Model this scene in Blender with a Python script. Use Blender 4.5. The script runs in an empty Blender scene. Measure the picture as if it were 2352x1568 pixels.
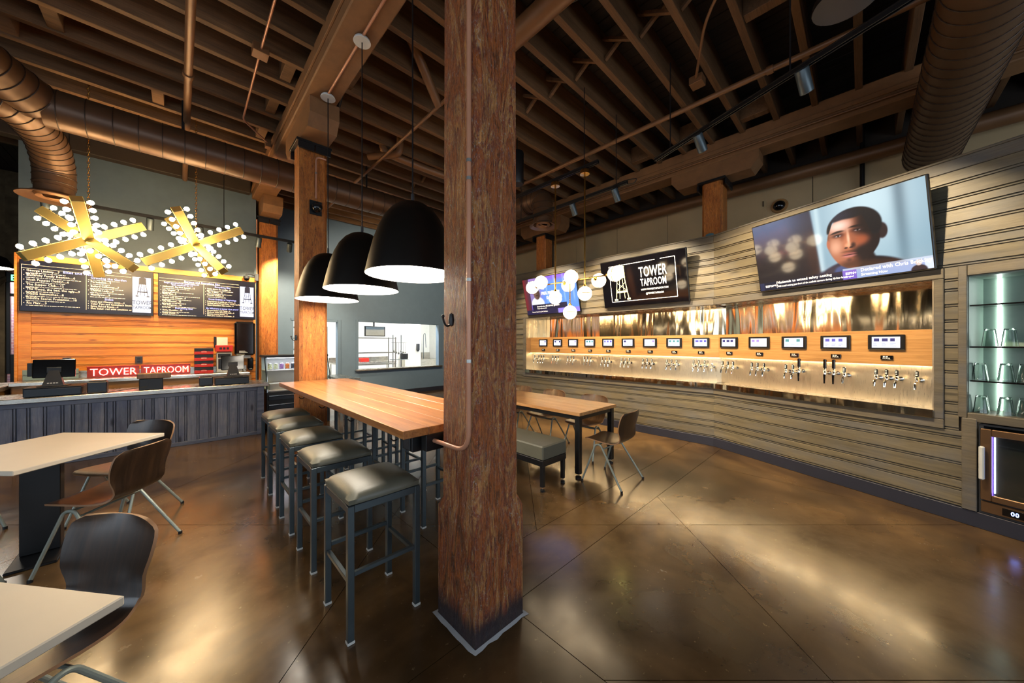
import bpy, math, random
from mathutils import Vector, Matrix
random.seed(7)
SC = bpy.context.scene
COL = SC.collection
PI = math.pi

# ------------------------------------------------------------------ camera, world, daylight, exposure
cam_d = bpy.data.cameras.new('camera')
cam_d.sensor_width = 36.0
cam_d.lens = 12.0
cam_d.shift_y = 0.0017
cam_d.clip_start = 0.02
cam = bpy.data.objects.new('camera', cam_d)
COL.objects.link(cam)
cam.location = (0, 0, 1.53)
cam.rotation_euler = (PI / 2, 0, math.radians(-44.26))
SC.camera = cam

world = bpy.data.worlds.new('world')
SC.world = world
world.use_nodes = True
bg = world.node_tree.nodes['Background']
bg.inputs[0].default_value = (0.75, 0.87, 1.0, 1)
bg.inputs[1].default_value = 1.5

def area_light(name, loc, rot, sx, sy, power, color, portal=False):
    l = bpy.data.lights.new(name, 'AREA')
    l.shape = 'RECTANGLE'; l.size = sx; l.size_y = sy; l.energy = power; l.color = color
    if portal: l.cycles.is_portal = True
    o = bpy.data.objects.new(name, l); COL.objects.link(o)
    o.location = loc; o.rotation_euler = rot
    return o
# daylight enters by the windows of the street side, behind and to the left of the viewer
for wx in (-3.2, -0.4, 2.4, 5.2):
    area_light('window_portal', (wx, -4.3, 1.95), (-PI / 2, 0, PI), 2.2, 2.5, 1, (1, 1, 1), True)
for wy in (-2.2, 0.6, 3.4):
    area_light('window_portal', (-4.8, wy, 1.95), (PI / 2, 0, -PI / 2), 2.2, 2.5, 1, (1, 1, 1), True)

SC.view_settings.view_transform = 'Standard'
SC.view_settings.look = 'None'
SC.view_settings.gamma = 1.0
SC.view_settings.use_curve_mapping = False
SC.view_settings.exposure = 1.3
SC.cycles.use_denoising = True
SC.cycles.max_bounces = 5
SC.cycles.diffuse_bounces = 3
SC.cycles.glossy_bounces = 3
SC.cycles.adaptive_threshold = 0.025
SC.cycles.caustics_reflective = False
SC.cycles.caustics_refractive = False
SC.cycles.sample_clamp_indirect = 3.0
SC.cycles.blur_glossy = 1.5
SC.cycles.sample_clamp_direct = 0.0

# ------------------------------------------------------------------ helpers
def lin(c):
    return tuple((v / 255 / 12.92) if v / 255 <= 0.04045 else ((v / 255 + 0.055) / 1.055) ** 2.4 for v in c)

def L4(c): return (*lin(c), 1.0)

class MB:
    """collects shapes; build() links them as one mesh object"""
    def __init__(s): s.v = []; s.f = []; s.mi = []; s.m = Matrix.Identity(4); s.slot = 0
    def add(s, vs, fs):
        b = len(s.v)
        for p in vs: s.v.append(tuple(s.m @ Vector(p)))
        for q in fs: s.f.append(tuple(b + i for i in q)); s.mi.append(s.slot)
        return s
    def box(s, lo, hi):
        (a, b, c), (d, e, f) = lo, hi
        return s.add([(a, b, c), (d, b, c), (d, e, c), (a, e, c), (a, b, f), (d, b, f), (d, e, f), (a, e, f)],
                     [(0, 3, 2, 1), (4, 5, 6, 7), (0, 1, 5, 4), (1, 2, 6, 5), (2, 3, 7, 6), (3, 0, 4, 7)])
    def cbox(s, lo, hi, c=0.004):
        lo = Vector(lo); hi = Vector(hi); ctr = (lo + hi) / 2; h = (hi - lo) / 2
        c = min(c, *(x * 0.49 for x in h))
        vs = []; idx = {}
        for sx in (-1, 1):
            for sy in (-1, 1):
                for sz in (-1, 1):
                    for ax in range(3):
                        p = [sx * (h[0] - c), sy * (h[1] - c), sz * (h[2] - c)]
                        p[ax] = (sx, sy, sz)[ax] * h[ax]
                        idx[(sx, sy, sz, ax)] = len(vs); vs.append(tuple(ctr + Vector(p)))
        fs = []
        def quad(k):
            fs.append(tuple(idx[i] for i in k))
        for ax in range(3):
            o = [i for i in range(3) if i != ax]
            for sg in (-1, 1):
                k = []
                for a, b in ((-1, -1), (1, -1), (1, 1), (-1, 1)):
                    t = [0, 0, 0]; t[ax] = sg; t[o[0]] = a; t[o[1]] = b; k.append((*t, ax))
                if (sg > 0) == (ax == 1): k.reverse()
                quad(k)
        for ax in range(3):
            o = [i for i in range(3) if i != ax]
            for a in (-1, 1):
                for b in (-1, 1):
                    k = []
                    for sg, w in ((-1, o[0]), (1, o[0]), (1, o[1]), (-1, o[1])):
                        t = [0, 0, 0]; t[ax] = sg; t[o[0]] = a; t[o[1]] = b; k.append((*t, w))
                    quad(k)
        for sx in (-1, 1):
            for sy in (-1, 1):
                for sz in (-1, 1):
                    quad([(sx, sy, sz, 0), (sx, sy, sz, 1), (sx, sy, sz, 2)])
        return s.add(vs, fs)
    def tube(s, pts, r, seg=8, caps=True, closed=False):
        pts = [Vector(p) for p in pts]; n = len(pts)
        rs = r if isinstance(r, (list, tuple)) else [r] * n
        tang = []
        for i in range(n):
            if closed: t = pts[(i + 1) % n] - pts[i - 1]
            else: t = pts[min(i + 1, n - 1)] - pts[max(i - 1, 0)]
            tang.append(t.normalized())
        up = Vector((0, 0, 1)) if abs(tang[0].z) < 0.9 else Vector((1, 0, 0))
        nrm = (up - tang[0] * up.dot(tang[0])).normalized()
        vs = []
        for i in range(n):
            nrm = (nrm - tang[i] * nrm.dot(tang[i])).normalized()
            bn = tang[i].cross(nrm)
            for k in range(seg):
                a = 2 * PI * (k + 0.5) / seg
                vs.append(tuple(pts[i] + (nrm * math.cos(a) + bn * math.sin(a)) * rs[i]))
        fs = []
        for i in range(n if closed else n - 1):
            j = (i + 1) % n
            for k in range(seg):
                l = (k + 1) % seg
                fs.append((i * seg + k, i * seg + l, j * seg + l, j * seg + k))
        if caps and not closed:
            fs.append(tuple(range(seg - 1, -1, -1))); fs.append(tuple((n - 1) * seg + k for k in range(seg)))
        return s.add(vs, fs)
    def lathe(s, prof, seg=24, o=(0, 0, 0), cap0=False, cap1=False):
        vs = []; fs = []; n = len(prof)
        for r, z in prof:
            for k in range(seg):
                a = 2 * PI * k / seg
                vs.append((o[0] + r * math.cos(a), o[1] + r * math.sin(a), o[2] + z))
        for i in range(n - 1):
            for k in range(seg):
                l = (k + 1) % seg
                fs.append((i * seg + k, i * seg + l, (i + 1) * seg + l, (i + 1) * seg + k))
        if cap0: fs.append(tuple(range(seg - 1, -1, -1)))
        if cap1: fs.append(tuple((n - 1) * seg + k for k in range(seg)))
        return s.add(vs, fs)
    def prism(s, poly, z0, z1):
        n = len(poly)
        vs = [(x, y, z0) for x, y in poly] + [(x, y, z1) for x, y in poly]
        return s.add(vs, [tuple(range(n - 1, -1, -1)), tuple(range(n, 2 * n))] + [(i, (i + 1) % n, n + (i + 1) % n, n + i) for i in range(n)])
    def extx(s, prof, x0, x1):
        """profile [(y,z)] pulled along x"""
        n = len(prof)
        vs = [(x0, y, z) for y, z in prof] + [(x1, y, z) for y, z in prof]
        return s.add(vs, [tuple(range(n)), tuple(range(2 * n - 1, n - 1, -1))] + [(n + i, n + (i + 1) % n, (i + 1) % n, i) for i in range(n)])
    def sphere(s, c, r, seg=16, rings=8, sz=1.0):
        prof = [(max(r * math.sin(PI * i / rings), 1e-4), -r * sz * math.cos(PI * i / rings)) for i in range(rings + 1)]
        return s.lathe(prof, seg, c)
    def mesh(s, name, smooth=True, ang=35):
        me = bpy.data.meshes.new(name)
        me.from_pydata(s.v, [], s.f)
        me.polygons.foreach_set('material_index', s.mi)
        if smooth:
            me.polygons.foreach_set('use_smooth', [True] * len(me.polygons))
            me.set_sharp_from_angle(angle=math.radians(ang))
        me.update()
        return me
    def build(s, name, mat, parent=None, loc=(0, 0, 0), rot=(0, 0, 0), smooth=True, ang=35):
        return link(name, s.mesh(name, smooth, ang), mat, parent, loc, rot)

def link(name, me, mat, parent=None, loc=(0, 0, 0), rot=(0, 0, 0)):
    if mat is not None and not me.materials:
        for m in (mat if isinstance(mat, (list, tuple)) else [mat]): me.materials.append(m)
    o = bpy.data.objects.new(name, me); COL.objects.link(o)
    o.location = loc; o.rotation_euler = rot
    if parent is not None: o.parent = parent
    return o

def tag(o, label, cat, group=None):
    o['label'] = label; o['category'] = cat
    if group: o['group'] = group
    return o

def thing(name, label, cat, loc=(0, 0, 0), rotz=0, group=None):
    o = bpy.data.objects.new(name, None); COL.objects.link(o)
    o.location = loc; o.rotation_euler = (0, 0, rotz); o.empty_display_size = 0.1
    return tag(o, label, cat, group)

def struct(o):
    o['kind'] = 'structure'; return o

def dup(root, loc, rotz, label, group=None):
    r = root.copy(); COL.objects.link(r); r.location = loc; r.rotation_euler = (0, 0, rotz); r['label'] = label
    if group: r['group'] = group
    for ch in list(root.children):
        c = ch.copy(); COL.objects.link(c); c.parent = r
        for g in list(ch.children):
            d = g.copy(); COL.objects.link(d); d.parent = c
    return r

ORD = ['first', 'second', 'third', 'fourth', 'fifth', 'sixth', 'seventh', 'eighth', 'ninth', 'tenth', 'eleventh', 'twelfth', 'thirteenth', 'fourteenth']

def arc(c, r, a0, a1, n, u, w):
    c = Vector(c); u = Vector(u); w = Vector(w)
    return [tuple(c + u * r * math.cos(a0 + (a1 - a0) * i / n) + w * r * math.sin(a0 + (a1 - a0) * i / n)) for i in range(n + 1)]

def rounded(pts, r, n=5):
    """polyline with its inner corners rounded"""
    pts = [Vector(p) for p in pts]; out = [tuple(pts[0])]
    for a, b, c in zip(pts, pts[1:], pts[2:]):
        d0 = (a - b); d1 = (c - b)
        k = min(r, d0.length * 0.49, d1.length * 0.49)
        p0 = b + d0.normalized() * k; p1 = b + d1.normalized() * k
        for i in range(n + 1):
            t = i / n
            out.append(tuple(p0 * (1 - t) ** 2 + b * 2 * t * (1 - t) + p1 * t * t))
    out.append(tuple(pts[-1]))
    return out

_txt = {}
def text_into(mb, body, size, x, y, align='LEFT', xs=1.0, bold=0.0, depth=0.0, zoff=0.0):
    """flat lettering in the builder's x-z plane facing -y: x right, z up; bold thickens strokes"""
    key = (body, align, bold)
    if key not in _txt:
        cu = bpy.data.curves.new('lettering', 'FONT')
        cu.body = body; cu.align_x = align; cu.offset = bold; cu.resolution_u = 2; cu.space_character = 1.0 + max(0, bold) * 6
        ob = bpy.data.objects.new('lettering', cu); COL.objects.link(ob)
        me = bpy.data.meshes.new_from_object(ob)
        _txt[key] = ([tuple(v.co) for v in me.vertices], [tuple(p.vertices) for p in me.polygons])
        bpy.data.objects.remove(ob); bpy.data.curves.remove(cu); bpy.data.meshes.remove(me)
    vs, fs = _txt[key]
    mb.add([(x + a * size * xs, zoff, y + b * size) for a, b, c in vs], fs)

def text_width(body, size, xs=1.0, bold=0.0):
    mb = MB(); text_into(mb, body, size, 0, 0, 'LEFT', xs, bold)
    return max(v[0] for v in mb.v) - min(v[0] for v in mb.v) if mb.v else 0

# ------------------------------------------------------------------ materials
def new_mat(name):
    m = bpy.data.materials.new(name); m.use_nodes = True
    nt = m.node_tree; b = nt.nodes['Principled BSDF']
    return m, nt, b

def coords(nt, kind='Object', scale=(1, 1, 1), rand=True):
    tc = nt.nodes.new('ShaderNodeTexCoord')
    mp = nt.nodes.new('ShaderNodeMapping'); mp.inputs['Scale'].default_value = scale
    if rand:
        oi = nt.nodes.new('ShaderNodeObjectInfo')
        mul = nt.nodes.new('ShaderNodeMath'); mul.operation = 'MULTIPLY'; mul.inputs[1].default_value = 37.0
        nt.links.new(oi.outputs['Random'], mul.inputs[0])
        ad = nt.nodes.new('ShaderNodeVectorMath'); ad.operation = 'ADD'
        nt.links.new(tc.outputs[kind], ad.inputs[0]); nt.links.new(mul.outputs[0], ad.inputs[1])
        nt.links.new(ad.outputs[0], mp.inputs['Vector'])
    else:
        nt.links.new(tc.outputs[kind], mp.inputs['Vector'])
    return mp.outputs[0]

def noise(nt, vec, scale, detail=4, rough=0.6, dist=0.0):
    n = nt.nodes.new('ShaderNodeTexNoise')
    n.inputs['Scale'].default_value = scale; n.inputs['Detail'].default_value = detail
    n.inputs['Roughness'].default_value = rough; n.inputs['Distortion'].default_value = dist
    nt.links.new(vec, n.inputs['Vector'])
    return n.outputs['Fac']

def ramp(nt, fac, stops):
    r = nt.nodes.new('ShaderNodeValToRGB'); e = r.color_ramp.elements
    while len(e) > 1: e.remove(e[-1])
    for i, (p, c) in enumerate(stops):
        el = e[0] if i == 0 else e.new(p)
        el.position = p; el.color = c if len(c) == 4 else (*c, 1)
    nt.links.new(fac, r.inputs[0])
    return r.outputs[0]

def mix(nt, fac, a, b, mode='MIX'):
    m = nt.nodes.new('ShaderNodeMixRGB'); m.blend_type = mode
    for s, v in ((0, fac), (1, a), (2, b)):
        if hasattr(v, 'is_linked') or hasattr(v, 'node'): nt.links.new(v, m.inputs[s])
        elif isinstance(v, (int, float)): m.inputs[s].default_value = v
        else: m.inputs[s].default_value = v if len(v) == 4 else (*v, 1)
    return m.outputs[0]

def bump(nt, b, h, strength=0.3, dist=0.01):
    n = nt.nodes.new('ShaderNodeBump'); n.inputs['Strength'].default_value = strength; n.inputs['Distance'].default_value = dist
    nt.links.new(h, n.inputs['Height']); nt.links.new(n.outputs[0], b.inputs['Normal'])

def plain(name, col, rough=0.5, metal=0.0, var=0.08, scale=6.0, bmp=0.0, bscale=40.0, spec=None, coat=0.0):
    m, nt, b = new_mat(name)
    c = lin(col)
    v = coords(nt)
    f = noise(nt, v, scale, 4)
    lo = tuple(x * (1 - var) for x in c); hi = tuple(min(1, x * (1 + var)) for x in c)
    nt.links.new(ramp(nt, f, [(0.3, lo), (0.7, hi)]), b.inputs['Base Color'])
    b.inputs['Roughness'].default_value = rough; b.inputs['Metallic'].default_value = metal
    if spec is not None: b.inputs['Specular IOR Level'].default_value = spec
    if coat: b.inputs['Coat Weight'].default_value = coat; b.inputs['Coat Roughness'].default_value = 0.08
    if bmp: bump(nt, b, noise(nt, v, bscale, 3), bmp, 0.004)
    return m

def glow(name, col, strength, base=None, rough=0.3):
    m, nt, b = new_mat(name)
    b.inputs['Base Color'].default_value = L4(base or col)
    b.inputs['Emission Color'].default_value = L4(col); b.inputs['Emission Strength'].default_value = strength
    b.inputs['Roughness'].default_value = rough
    return m

def wood(name, cols, grain=(0.6, 9, 9), rough=0.5, bmp=0.25, knots=None, tint=0.0, tintcol=(60, 70, 90), coat=0.0, fines=0.28):
    """cols dark->light; grain = texture scale along the local axes (small = along the grain)"""
    m, nt, b = new_mat(name)
    v = coords(nt, 'Object', grain)
    f = noise(nt, v, 2.2, 6, 0.62, 0.6)
    n = len(cols)
    col = ramp(nt, f, [(0.28 + 0.44 * i / (n - 1), lin(c)) for i, c in enumerate(cols)])
    fine = noise(nt, v, 11.0, 5, 0.7, 0.2)
    col = mix(nt, fines, col, ramp(nt, fine, [(0.35, (0.35, 0.35, 0.35)), (0.62, (1.25, 1.25, 1.25))]), 'MULTIPLY')
    oi = nt.nodes.new('ShaderNodeObjectInfo')
    col = mix(nt, 1.0, col, ramp(nt, oi.outputs['Random'], [(0, (0.82, 0.82, 0.82)), (1, (1.1, 1.1, 1.1))]), 'MULTIPLY')
    if tint:
        w = coords(nt, 'Object', (1.2, 2.5, 2.5))
        t = ramp(nt, noise(nt, w, 1.6, 3), [(0.45, (0, 0, 0)), (0.68, (tint, tint, tint))])
        col = mix(nt, t, col, lin(tintcol))
    if knots:
        w = coords(nt, 'Object', knots)
        vo = nt.nodes.new('ShaderNodeTexVoronoi'); vo.inputs['Scale'].default_value = 1.0
        nt.links.new(w, vo.inputs['Vector'])
        k = ramp(nt, vo.outputs['Distance'], [(0.05, (1, 1, 1)), (0.13, (0, 0, 0))])
        col = mix(nt, k, col, tuple(x * 0.35 for x in lin(cols[0])))
    nt.links.new(col, b.inputs['Base Color'])
    b.inputs['Roughness'].default_value = rough
    if coat: b.inputs['Coat Weight'].default_value = coat; b.inputs['Coat Roughness'].default_value = 0.15
    bump(nt, b, fine, bmp, 0.004)
    return m

def timber(name, cols, tints, fleck=(120, 140, 150), fl=0.5, rough=0.5, stain=False):
    """old stained post: broad stains, uneven vertical grain, dark checks and clumps of paint flecks"""
    m, nt, b = new_mat(name)
    big = noise(nt, coords(nt, 'Object', (7, 7, 1.6)), 1.5, 5, 0.68, 1.6)
    col = ramp(nt, big, [(0.36 + 0.28 * i / (len(tints) - 1), lin(c)) for i, c in enumerate(tints)])
    f = noise(nt, coords(nt, 'Object', (15, 15, 1.7)), 2.0, 6, 0.78, 2.4)
    grain = ramp(nt, f, [(0.34 + 0.32 * i / (len(cols) - 1), lin(c)) for i, c in enumerate(cols)])
    col = mix(nt, 0.38, col, grain)
    f2 = noise(nt, coords(nt, 'Object', (30, 30, 4.5)), 1.8, 4, 0.75, 2.0)
    col = mix(nt, 0.9, col, ramp(nt, f2, [(0.33, (0.2, 0.15, 0.13)), (0.45, (0.9, 0.88, 0.86)), (0.68, (1.35, 1.28, 1.15))]), 'MULTIPLY')
    f3 = noise(nt, coords(nt, 'Object', (26, 26, 13)), 2.0, 5, 0.8, 3.0)
    clump = ramp(nt, big, [(0.42, (0, 0, 0)), (0.6, (1, 1, 1))])
    spots = mix(nt, 1.0, ramp(nt, f3, [(0.57, (0, 0, 0)), (0.63, (fl, fl, fl))]), mix(nt, 0.6, (1, 1, 1), clump, 'MULTIPLY'), 'MULTIPLY')
    col = mix(nt, spots, col, lin(fleck))
    col = mix(nt, ramp(nt, f3, [(0.31, (0.85, 0.85, 0.85)), (0.37, (0, 0, 0))]), col, (0.01, 0.007, 0.005))
    if stain:      # black-blue mop stain round the foot of the post
        tc = nt.nodes.new('ShaderNodeTexCoord'); sp = nt.nodes.new('ShaderNodeSeparateXYZ')
        nt.links.new(tc.outputs['Object'], sp.inputs[0])
        ma = nt.nodes.new('ShaderNodeMath'); ma.operation = 'MULTIPLY_ADD'; ma.inputs[1].default_value = 0.14; nt.links.new(big, ma.inputs[0]); nt.links.new(sp.outputs[2], ma.inputs[2])
        col = mix(nt, ramp(nt, ma.outputs[0], [(0.15, (0.92, 0.92, 0.92)), (0.24, (0, 0, 0))]), col, lin((22, 24, 36)))
    nt.links.new(col, b.inputs['Base Color'])
    nt.links.new(ramp(nt, f3, [(0.4, (rough, ) * 3), (0.64, (rough * 0.55, ) * 3)]), b.inputs['Roughness'])
    bump(nt, b, mix(nt, 0.5, f2, f3), 1.0, 0.012)
    return m

def brushed(name, col, rough=0.25, axis=(1, 1, 60), wave=0.0):
    m, nt, b = new_mat(name)
    b.inputs['Base Color'].default_value = L4(col); b.inputs['Metallic'].default_value = 1.0
    v = coords(nt, 'Object', axis)
    f = noise(nt, v, 12, 3)
    nt.links.new(ramp(nt, f, [(0.3, (rough * 0.75, ) * 3), (0.7, (rough * 1.25, ) * 3)]), b.inputs['Roughness'])
    if wave:
        w = coords(nt, 'Object', (2.4, 1.0, 0.28), rand=False)
        bump(nt, b, noise(nt, w, 1.5, 2, 0.45, 0.4), 1.0, wave)
    return m

def glass(name, col=(235, 245, 240), rough=0.02, ior=1.45):
    m, nt, b = new_mat(name)
    b.inputs['Base Color'].default_value = L4(col); b.inputs['Transmission Weight'].default_value = 1.0
    b.inputs['Roughness'].default_value = rough; b.inputs['IOR'].default_value = ior
    return m

def thin_glass(name, tintc=(225, 235, 235), refl=0.12):
    m = bpy.data.materials.new(name); m.use_nodes = True; nt = m.node_tree
    for n in list(nt.nodes): nt.nodes.remove(n)
    out = nt.nodes.new('ShaderNodeOutputMaterial')
    t = nt.nodes.new('ShaderNodeBsdfTransparent'); t.inputs[0].default_value = L4(tintc)
    g = nt.nodes.new('ShaderNodeBsdfGlossy'); g.inputs['Roughness'].default_value = 0.03
    mx = nt.nodes.new('ShaderNodeMixShader'); mx.inputs[0].default_value = refl
    nt.links.new(t.outputs[0], mx.inputs[1]); nt.links.new(g.outputs[0], mx.inputs[2]); nt.links.new(mx.outputs[0], out.inputs[0])
    return m

def floor_mat():
    m, nt, b = new_mat('stained_polished_concrete')
    v = coords(nt, 'Object', (1, 1, 1), rand=False)
    f1 = noise(nt, v, 0.45, 5, 0.6, 0.5)
    col = ramp(nt, f1, [(0.34, lin((44, 32, 20))), (0.47, lin((78, 58, 35))), (0.58, lin((110, 83, 50))), (0.74, lin((132, 102, 64)))])
    f2 = noise(nt, v, 2.6, 5, 0.7, 0.3)
    col = mix(nt, 0.5, col, ramp(nt, f2, [(0.3, (0.5, 0.47, 0.44)), (0.52, (1, 1, 1)), (0.75, (1.3, 1.25, 1.15))]), 'MULTIPLY')
    f4 = noise(nt, v, 26.0, 3, 0.7)
    col = mix(nt, ramp(nt, f4, [(0.66, (0, 0, 0)), (0.74, (0.35, 0.35, 0.35))]), col, lin((170, 146, 104)))
    nt.links.new(col, b.inputs['Base Color'])
    nt.links.new(ramp(nt, f2, [(0.3, (0.15, ) * 3), (0.7, (0.28, ) * 3)]), b.inputs['Roughness'])
    b.inputs['Specular IOR Level'].default_value = 0.7
    bump(nt, b, f2, 0.03, 0.006)
    return m

def picture(name, strength, rough=0.12):
    """a lit screen: colour attribute 'pic' shown as emission"""
    m, nt, b = new_mat(name)
    a = nt.nodes.new('ShaderNodeAttribute'); a.attribute_name = 'pic'
    nt.links.new(a.outputs['Color'], b.inputs['Emission Color'])
    b.inputs['Emission Strength'].default_value = strength
    b.inputs['Base Color'].default_value = (0.01, 0.01, 0.012, 1); b.inputs['Roughness'].default_value = rough
    return m

M = {}
M['floor'] = floor_mat()
M['joint'] = plain('floor_joint', (30, 24, 18), 0.8)
M['grout'] = plain('grey_grout', (176, 176, 178), 0.8, bmp=0.5)
M['post'] = timber('weathered_post_wood', [(58, 28, 12), (136, 70, 28), (184, 110, 50), (214, 160, 98)], [(52, 26, 14), (166, 86, 28), (104, 46, 46), (190, 142, 82), (150, 62, 34)], (176, 184, 184), 0.8, stain=True)
M['post_orange'] = timber('orange_post_wood', [(110, 58, 20), (168, 96, 34), (196, 124, 52), (214, 154, 84)], [(140, 74, 24), (178, 102, 36), (196, 122, 48)], (190, 172, 150), 0.3)
M['post_base'] = plain('dark_post_foot', (24, 26, 38), 0.6, var=0.5, bmp=0.5)
M['brown_beam'] = plain('brown_painted_timber', (126, 88, 54), 0.6, var=0.15, bmp=0.3, bscale=25)
M['joist'] = wood('brown_joist', [(86, 60, 36), (108, 76, 46), (122, 88, 56)], (0.7, 10, 10), 0.7, 0.5)
M['deck'] = wood('dark_roof_deck', [(20, 15, 11), (31, 22, 16), (42, 30, 21)], (10, 0.7, 10), 0.8, 0.4)
M['duct'] = plain('brown_duct_paint', (92, 66, 46), 0.38, 0.35, var=0.12, scale=3)
M['duct_seam'] = plain('duct_seam', (58, 42, 30), 0.5, 0.3)
M['pipe'] = plain('brown_pipe_paint', (120, 84, 54), 0.45, 0.2)
M['conduit'] = plain('copper_brown_conduit', (190, 134, 104), 0.35, 0.15)
M['black'] = plain('black_powder_coat', (16, 16, 18), 0.4)
M['black_gloss'] = plain('black_gloss_plastic', (10, 10, 12), 0.12)
M['bezel'] = plain('black_bezel', (9, 9, 10), 0.3)
M['darkgrey'] = plain('dark_grey_plastic', (44, 46, 50), 0.45)
M['navy'] = plain('dark_navy_steel', (30, 40, 52), 0.4)
M['bluewall'] = plain('slate_blue_paint', (98, 120, 142), 0.55, var=0.04, bmp=0.1, bscale=90)
M['greywall'] = plain('grey_blue_paint', (84, 97, 104), 0.6, var=0.06)
M['cream'] = plain('cream_metal_panel', (188, 162, 122), 0.5, var=0.06, scale=2)
M['brick_dim'] = plain('dim_tan_plaster', (112, 96, 70), 0.85, var=0.3, bmp=0.6, bscale=12)
M['shell'] = plain('dark_wall_paint', (60, 52, 46), 0.8)
M['pine'] = wood('orange_pine', [(206, 112, 30), (232, 140, 44), (242, 160, 66)], (0.7, 9, 9), 0.45, 0.1, knots=(2.0, 3.0, 9.0), coat=0.2)
M['greyboard'] = wood('grey_washed_board', [(86, 79, 64), (106, 96, 76), (122, 110, 86)], (0.8, 6, 9), 0.5, 0.2, fines=0.15, knots=(1.1, 1.0, 6.0), tint=0.4, tintcol=(92, 98, 108))
M['greytrim'] = wood('grey_washed_trim', [(84, 77, 66), (100, 91, 76), (112, 101, 82)], (0.8, 6, 9), 0.5, 0.3, tint=0.4, tintcol=(86, 92, 104))
M['blueboard'] = wood('blue_grey_board', [(84, 88, 106), (114, 118, 132), (142, 140, 142)], (8, 8, 0.7), 0.5, 0.25, knots=(5.0, 2.0, 1.7), tint=0.4, tintcol=(70, 80, 112))
M['bluetrim'] = wood('blue_grey_trim', [(80, 86, 106), (104, 110, 126), (122, 124, 132)], (0.7, 8, 8), 0.5, 0.2)
M['base'] = plain('dark_blue_baseboard', (36, 38, 52), 0.5)
M['oakband'] = wood('oak_veneer_band', [(150, 106, 58), (176, 128, 74), (190, 144, 90)], (0.5, 12, 14), 0.4, 0.08)
M['butcher'] = wood('honey_table_board', [(134, 80, 40), (172, 110, 58), (194, 134, 76)], (12, 0.6, 10), 0.3, 0.1, coat=0.35)
M['butcher_pale'] = wood('pale_table_board', [(176, 118, 66), (206, 148, 90), (220, 168, 112)], (12, 0.6, 10), 0.32, 0.08, coat=0.3)
M['walnut'] = wood('dark_walnut_ply', [(34, 24, 17), (52, 36, 24), (72, 50, 32)], (8, 0.8, 0.8), 0.35, 0.15, coat=0.25)
M['oakply'] = wood('brown_oak_ply', [(84, 58, 34), (124, 88, 52), (152, 112, 68)], (8, 0.8, 0.8), 0.35, 0.12, coat=0.25)
M['plyedge'] = plain('ply_edge', (150, 112, 80), 0.5)
M['chairleg'] = plain('pale_grey_green_steel', (150, 158, 148), 0.35, 0.3)
M['stoolsteel'] = plain('gunmetal_tube', (84, 94, 98), 0.38, 0.6, var=0.12)
M['glide'] = plain('white_plastic_glide', (205, 205, 200), 0.5)
M['vinyl'] = plain('grey_green_vinyl', (98, 96, 82), 0.42, var=0.06, bmp=0.12, bscale=120)
M['whitetop'] = plain('white_laminate', (218, 204, 182), 0.42, var=0.025, scale=3)
M['whiteedge'] = plain('white_edge', (206, 200, 190), 0.45)
M['steel'] = brushed('brushed_stainless', (205, 200, 190), 0.28)
M['steelmirror'] = brushed('mirror_stainless', (232, 214, 180), 0.10, (1, 1, 40), 0.03)
M['steelback'] = brushed('satin_stainless', (222, 208, 182), 0.34, (50, 1, 1))
M['chrome'] = plain('chrome', (225, 222, 215), 0.08, 1.0, 0.02)
M['brass'] = plain('brushed_brass', (206, 160, 84), 0.25, 1.0, 0.05)
M['goldbar'] = plain('gold_painted_steel', (216, 190, 112), 0.36, 0.55, 0.06)
M['bulb'] = glow('warm_bulb', (255, 222, 170), 30.0)
M['globe'] = glow('opal_globe', (255, 230, 190), 4.5)
M['pendant_in'] = glow('pendant_diffuser', (255, 244, 226), 14.0)
M['pendant'] = plain('bronze_black_shade', (30, 26, 22), 0.42, 0.55)
M['led'] = glow('led_strip', (255, 226, 176), 30.0)
M['ledcool'] = glow('cool_led_strip', (235, 252, 240), 5.0)
M['neon'] = glow('red_neon', (255, 60, 40), 2.2)
M['neon_core'] = glow('neon_core', (255, 190, 176), 1.6)
M['clear'] = glass('clear_glass')
M['pane'] = thin_glass('thin_pane')
M['white'] = plain('white_paint', (228, 228, 222), 0.6, var=0.03)
M['offwhite'] = plain('pale_grey_paint', (190, 192, 186), 0.6)
M['rackgrey'] = plain('kitchen_rack_grey', (120, 122, 118), 0.5, 0.2)
M['wire'] = plain('zinc_wire', (170, 170, 166), 0.35, 0.8)
M['red'] = plain('red_card', (186, 36, 26), 0.5)
M['scr_white'] = glow('white_screen', (228, 232, 255), 0.7, (20, 20, 20), 0.1)
M['txt_white'] = glow('white_lettering', (255, 245, 235), 0.6)
M['txt_cream'] = glow('cream_lettering', (255, 226, 190), 0.28)
M['txt_blue'] = glow('blue_lettering', (150, 160, 255), 0.4)
M['txt_dark'] = glow('dark_lettering', (24, 24, 40), 0.02)
M['txt_print'] = plain('white_print', (225, 222, 215), 0.6)
M['menu_dark'] = glow('menu_screen', (20, 14, 40), 0.3, (8, 8, 12), 0.28)
M['tv_dark'] = glow('dark_tv_screen', (26, 18, 22), 0.2, (6, 6, 8), 0.07)
M['tv_line'] = glow('pale_yellow_line', (240, 232, 150), 0.5)
M['pic'] = picture('tv_picture', 0.54, 0.07)
M['alcove'] = plain('pale_green_alcove', (132, 150, 140), 0.4)
M['caseglow'] = glow('case_light', (235, 240, 255), 9.0)
# ================================================================== THE SETTING
TH = math.radians(45.74)
VIEW = Vector((math.cos(TH), math.sin(TH))); RIGHT = Vector((math.sin(TH), -math.cos(TH)))
X0, X1, Y0, Y1 = -4.8, 7.8, -4.3, 13.6

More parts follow.
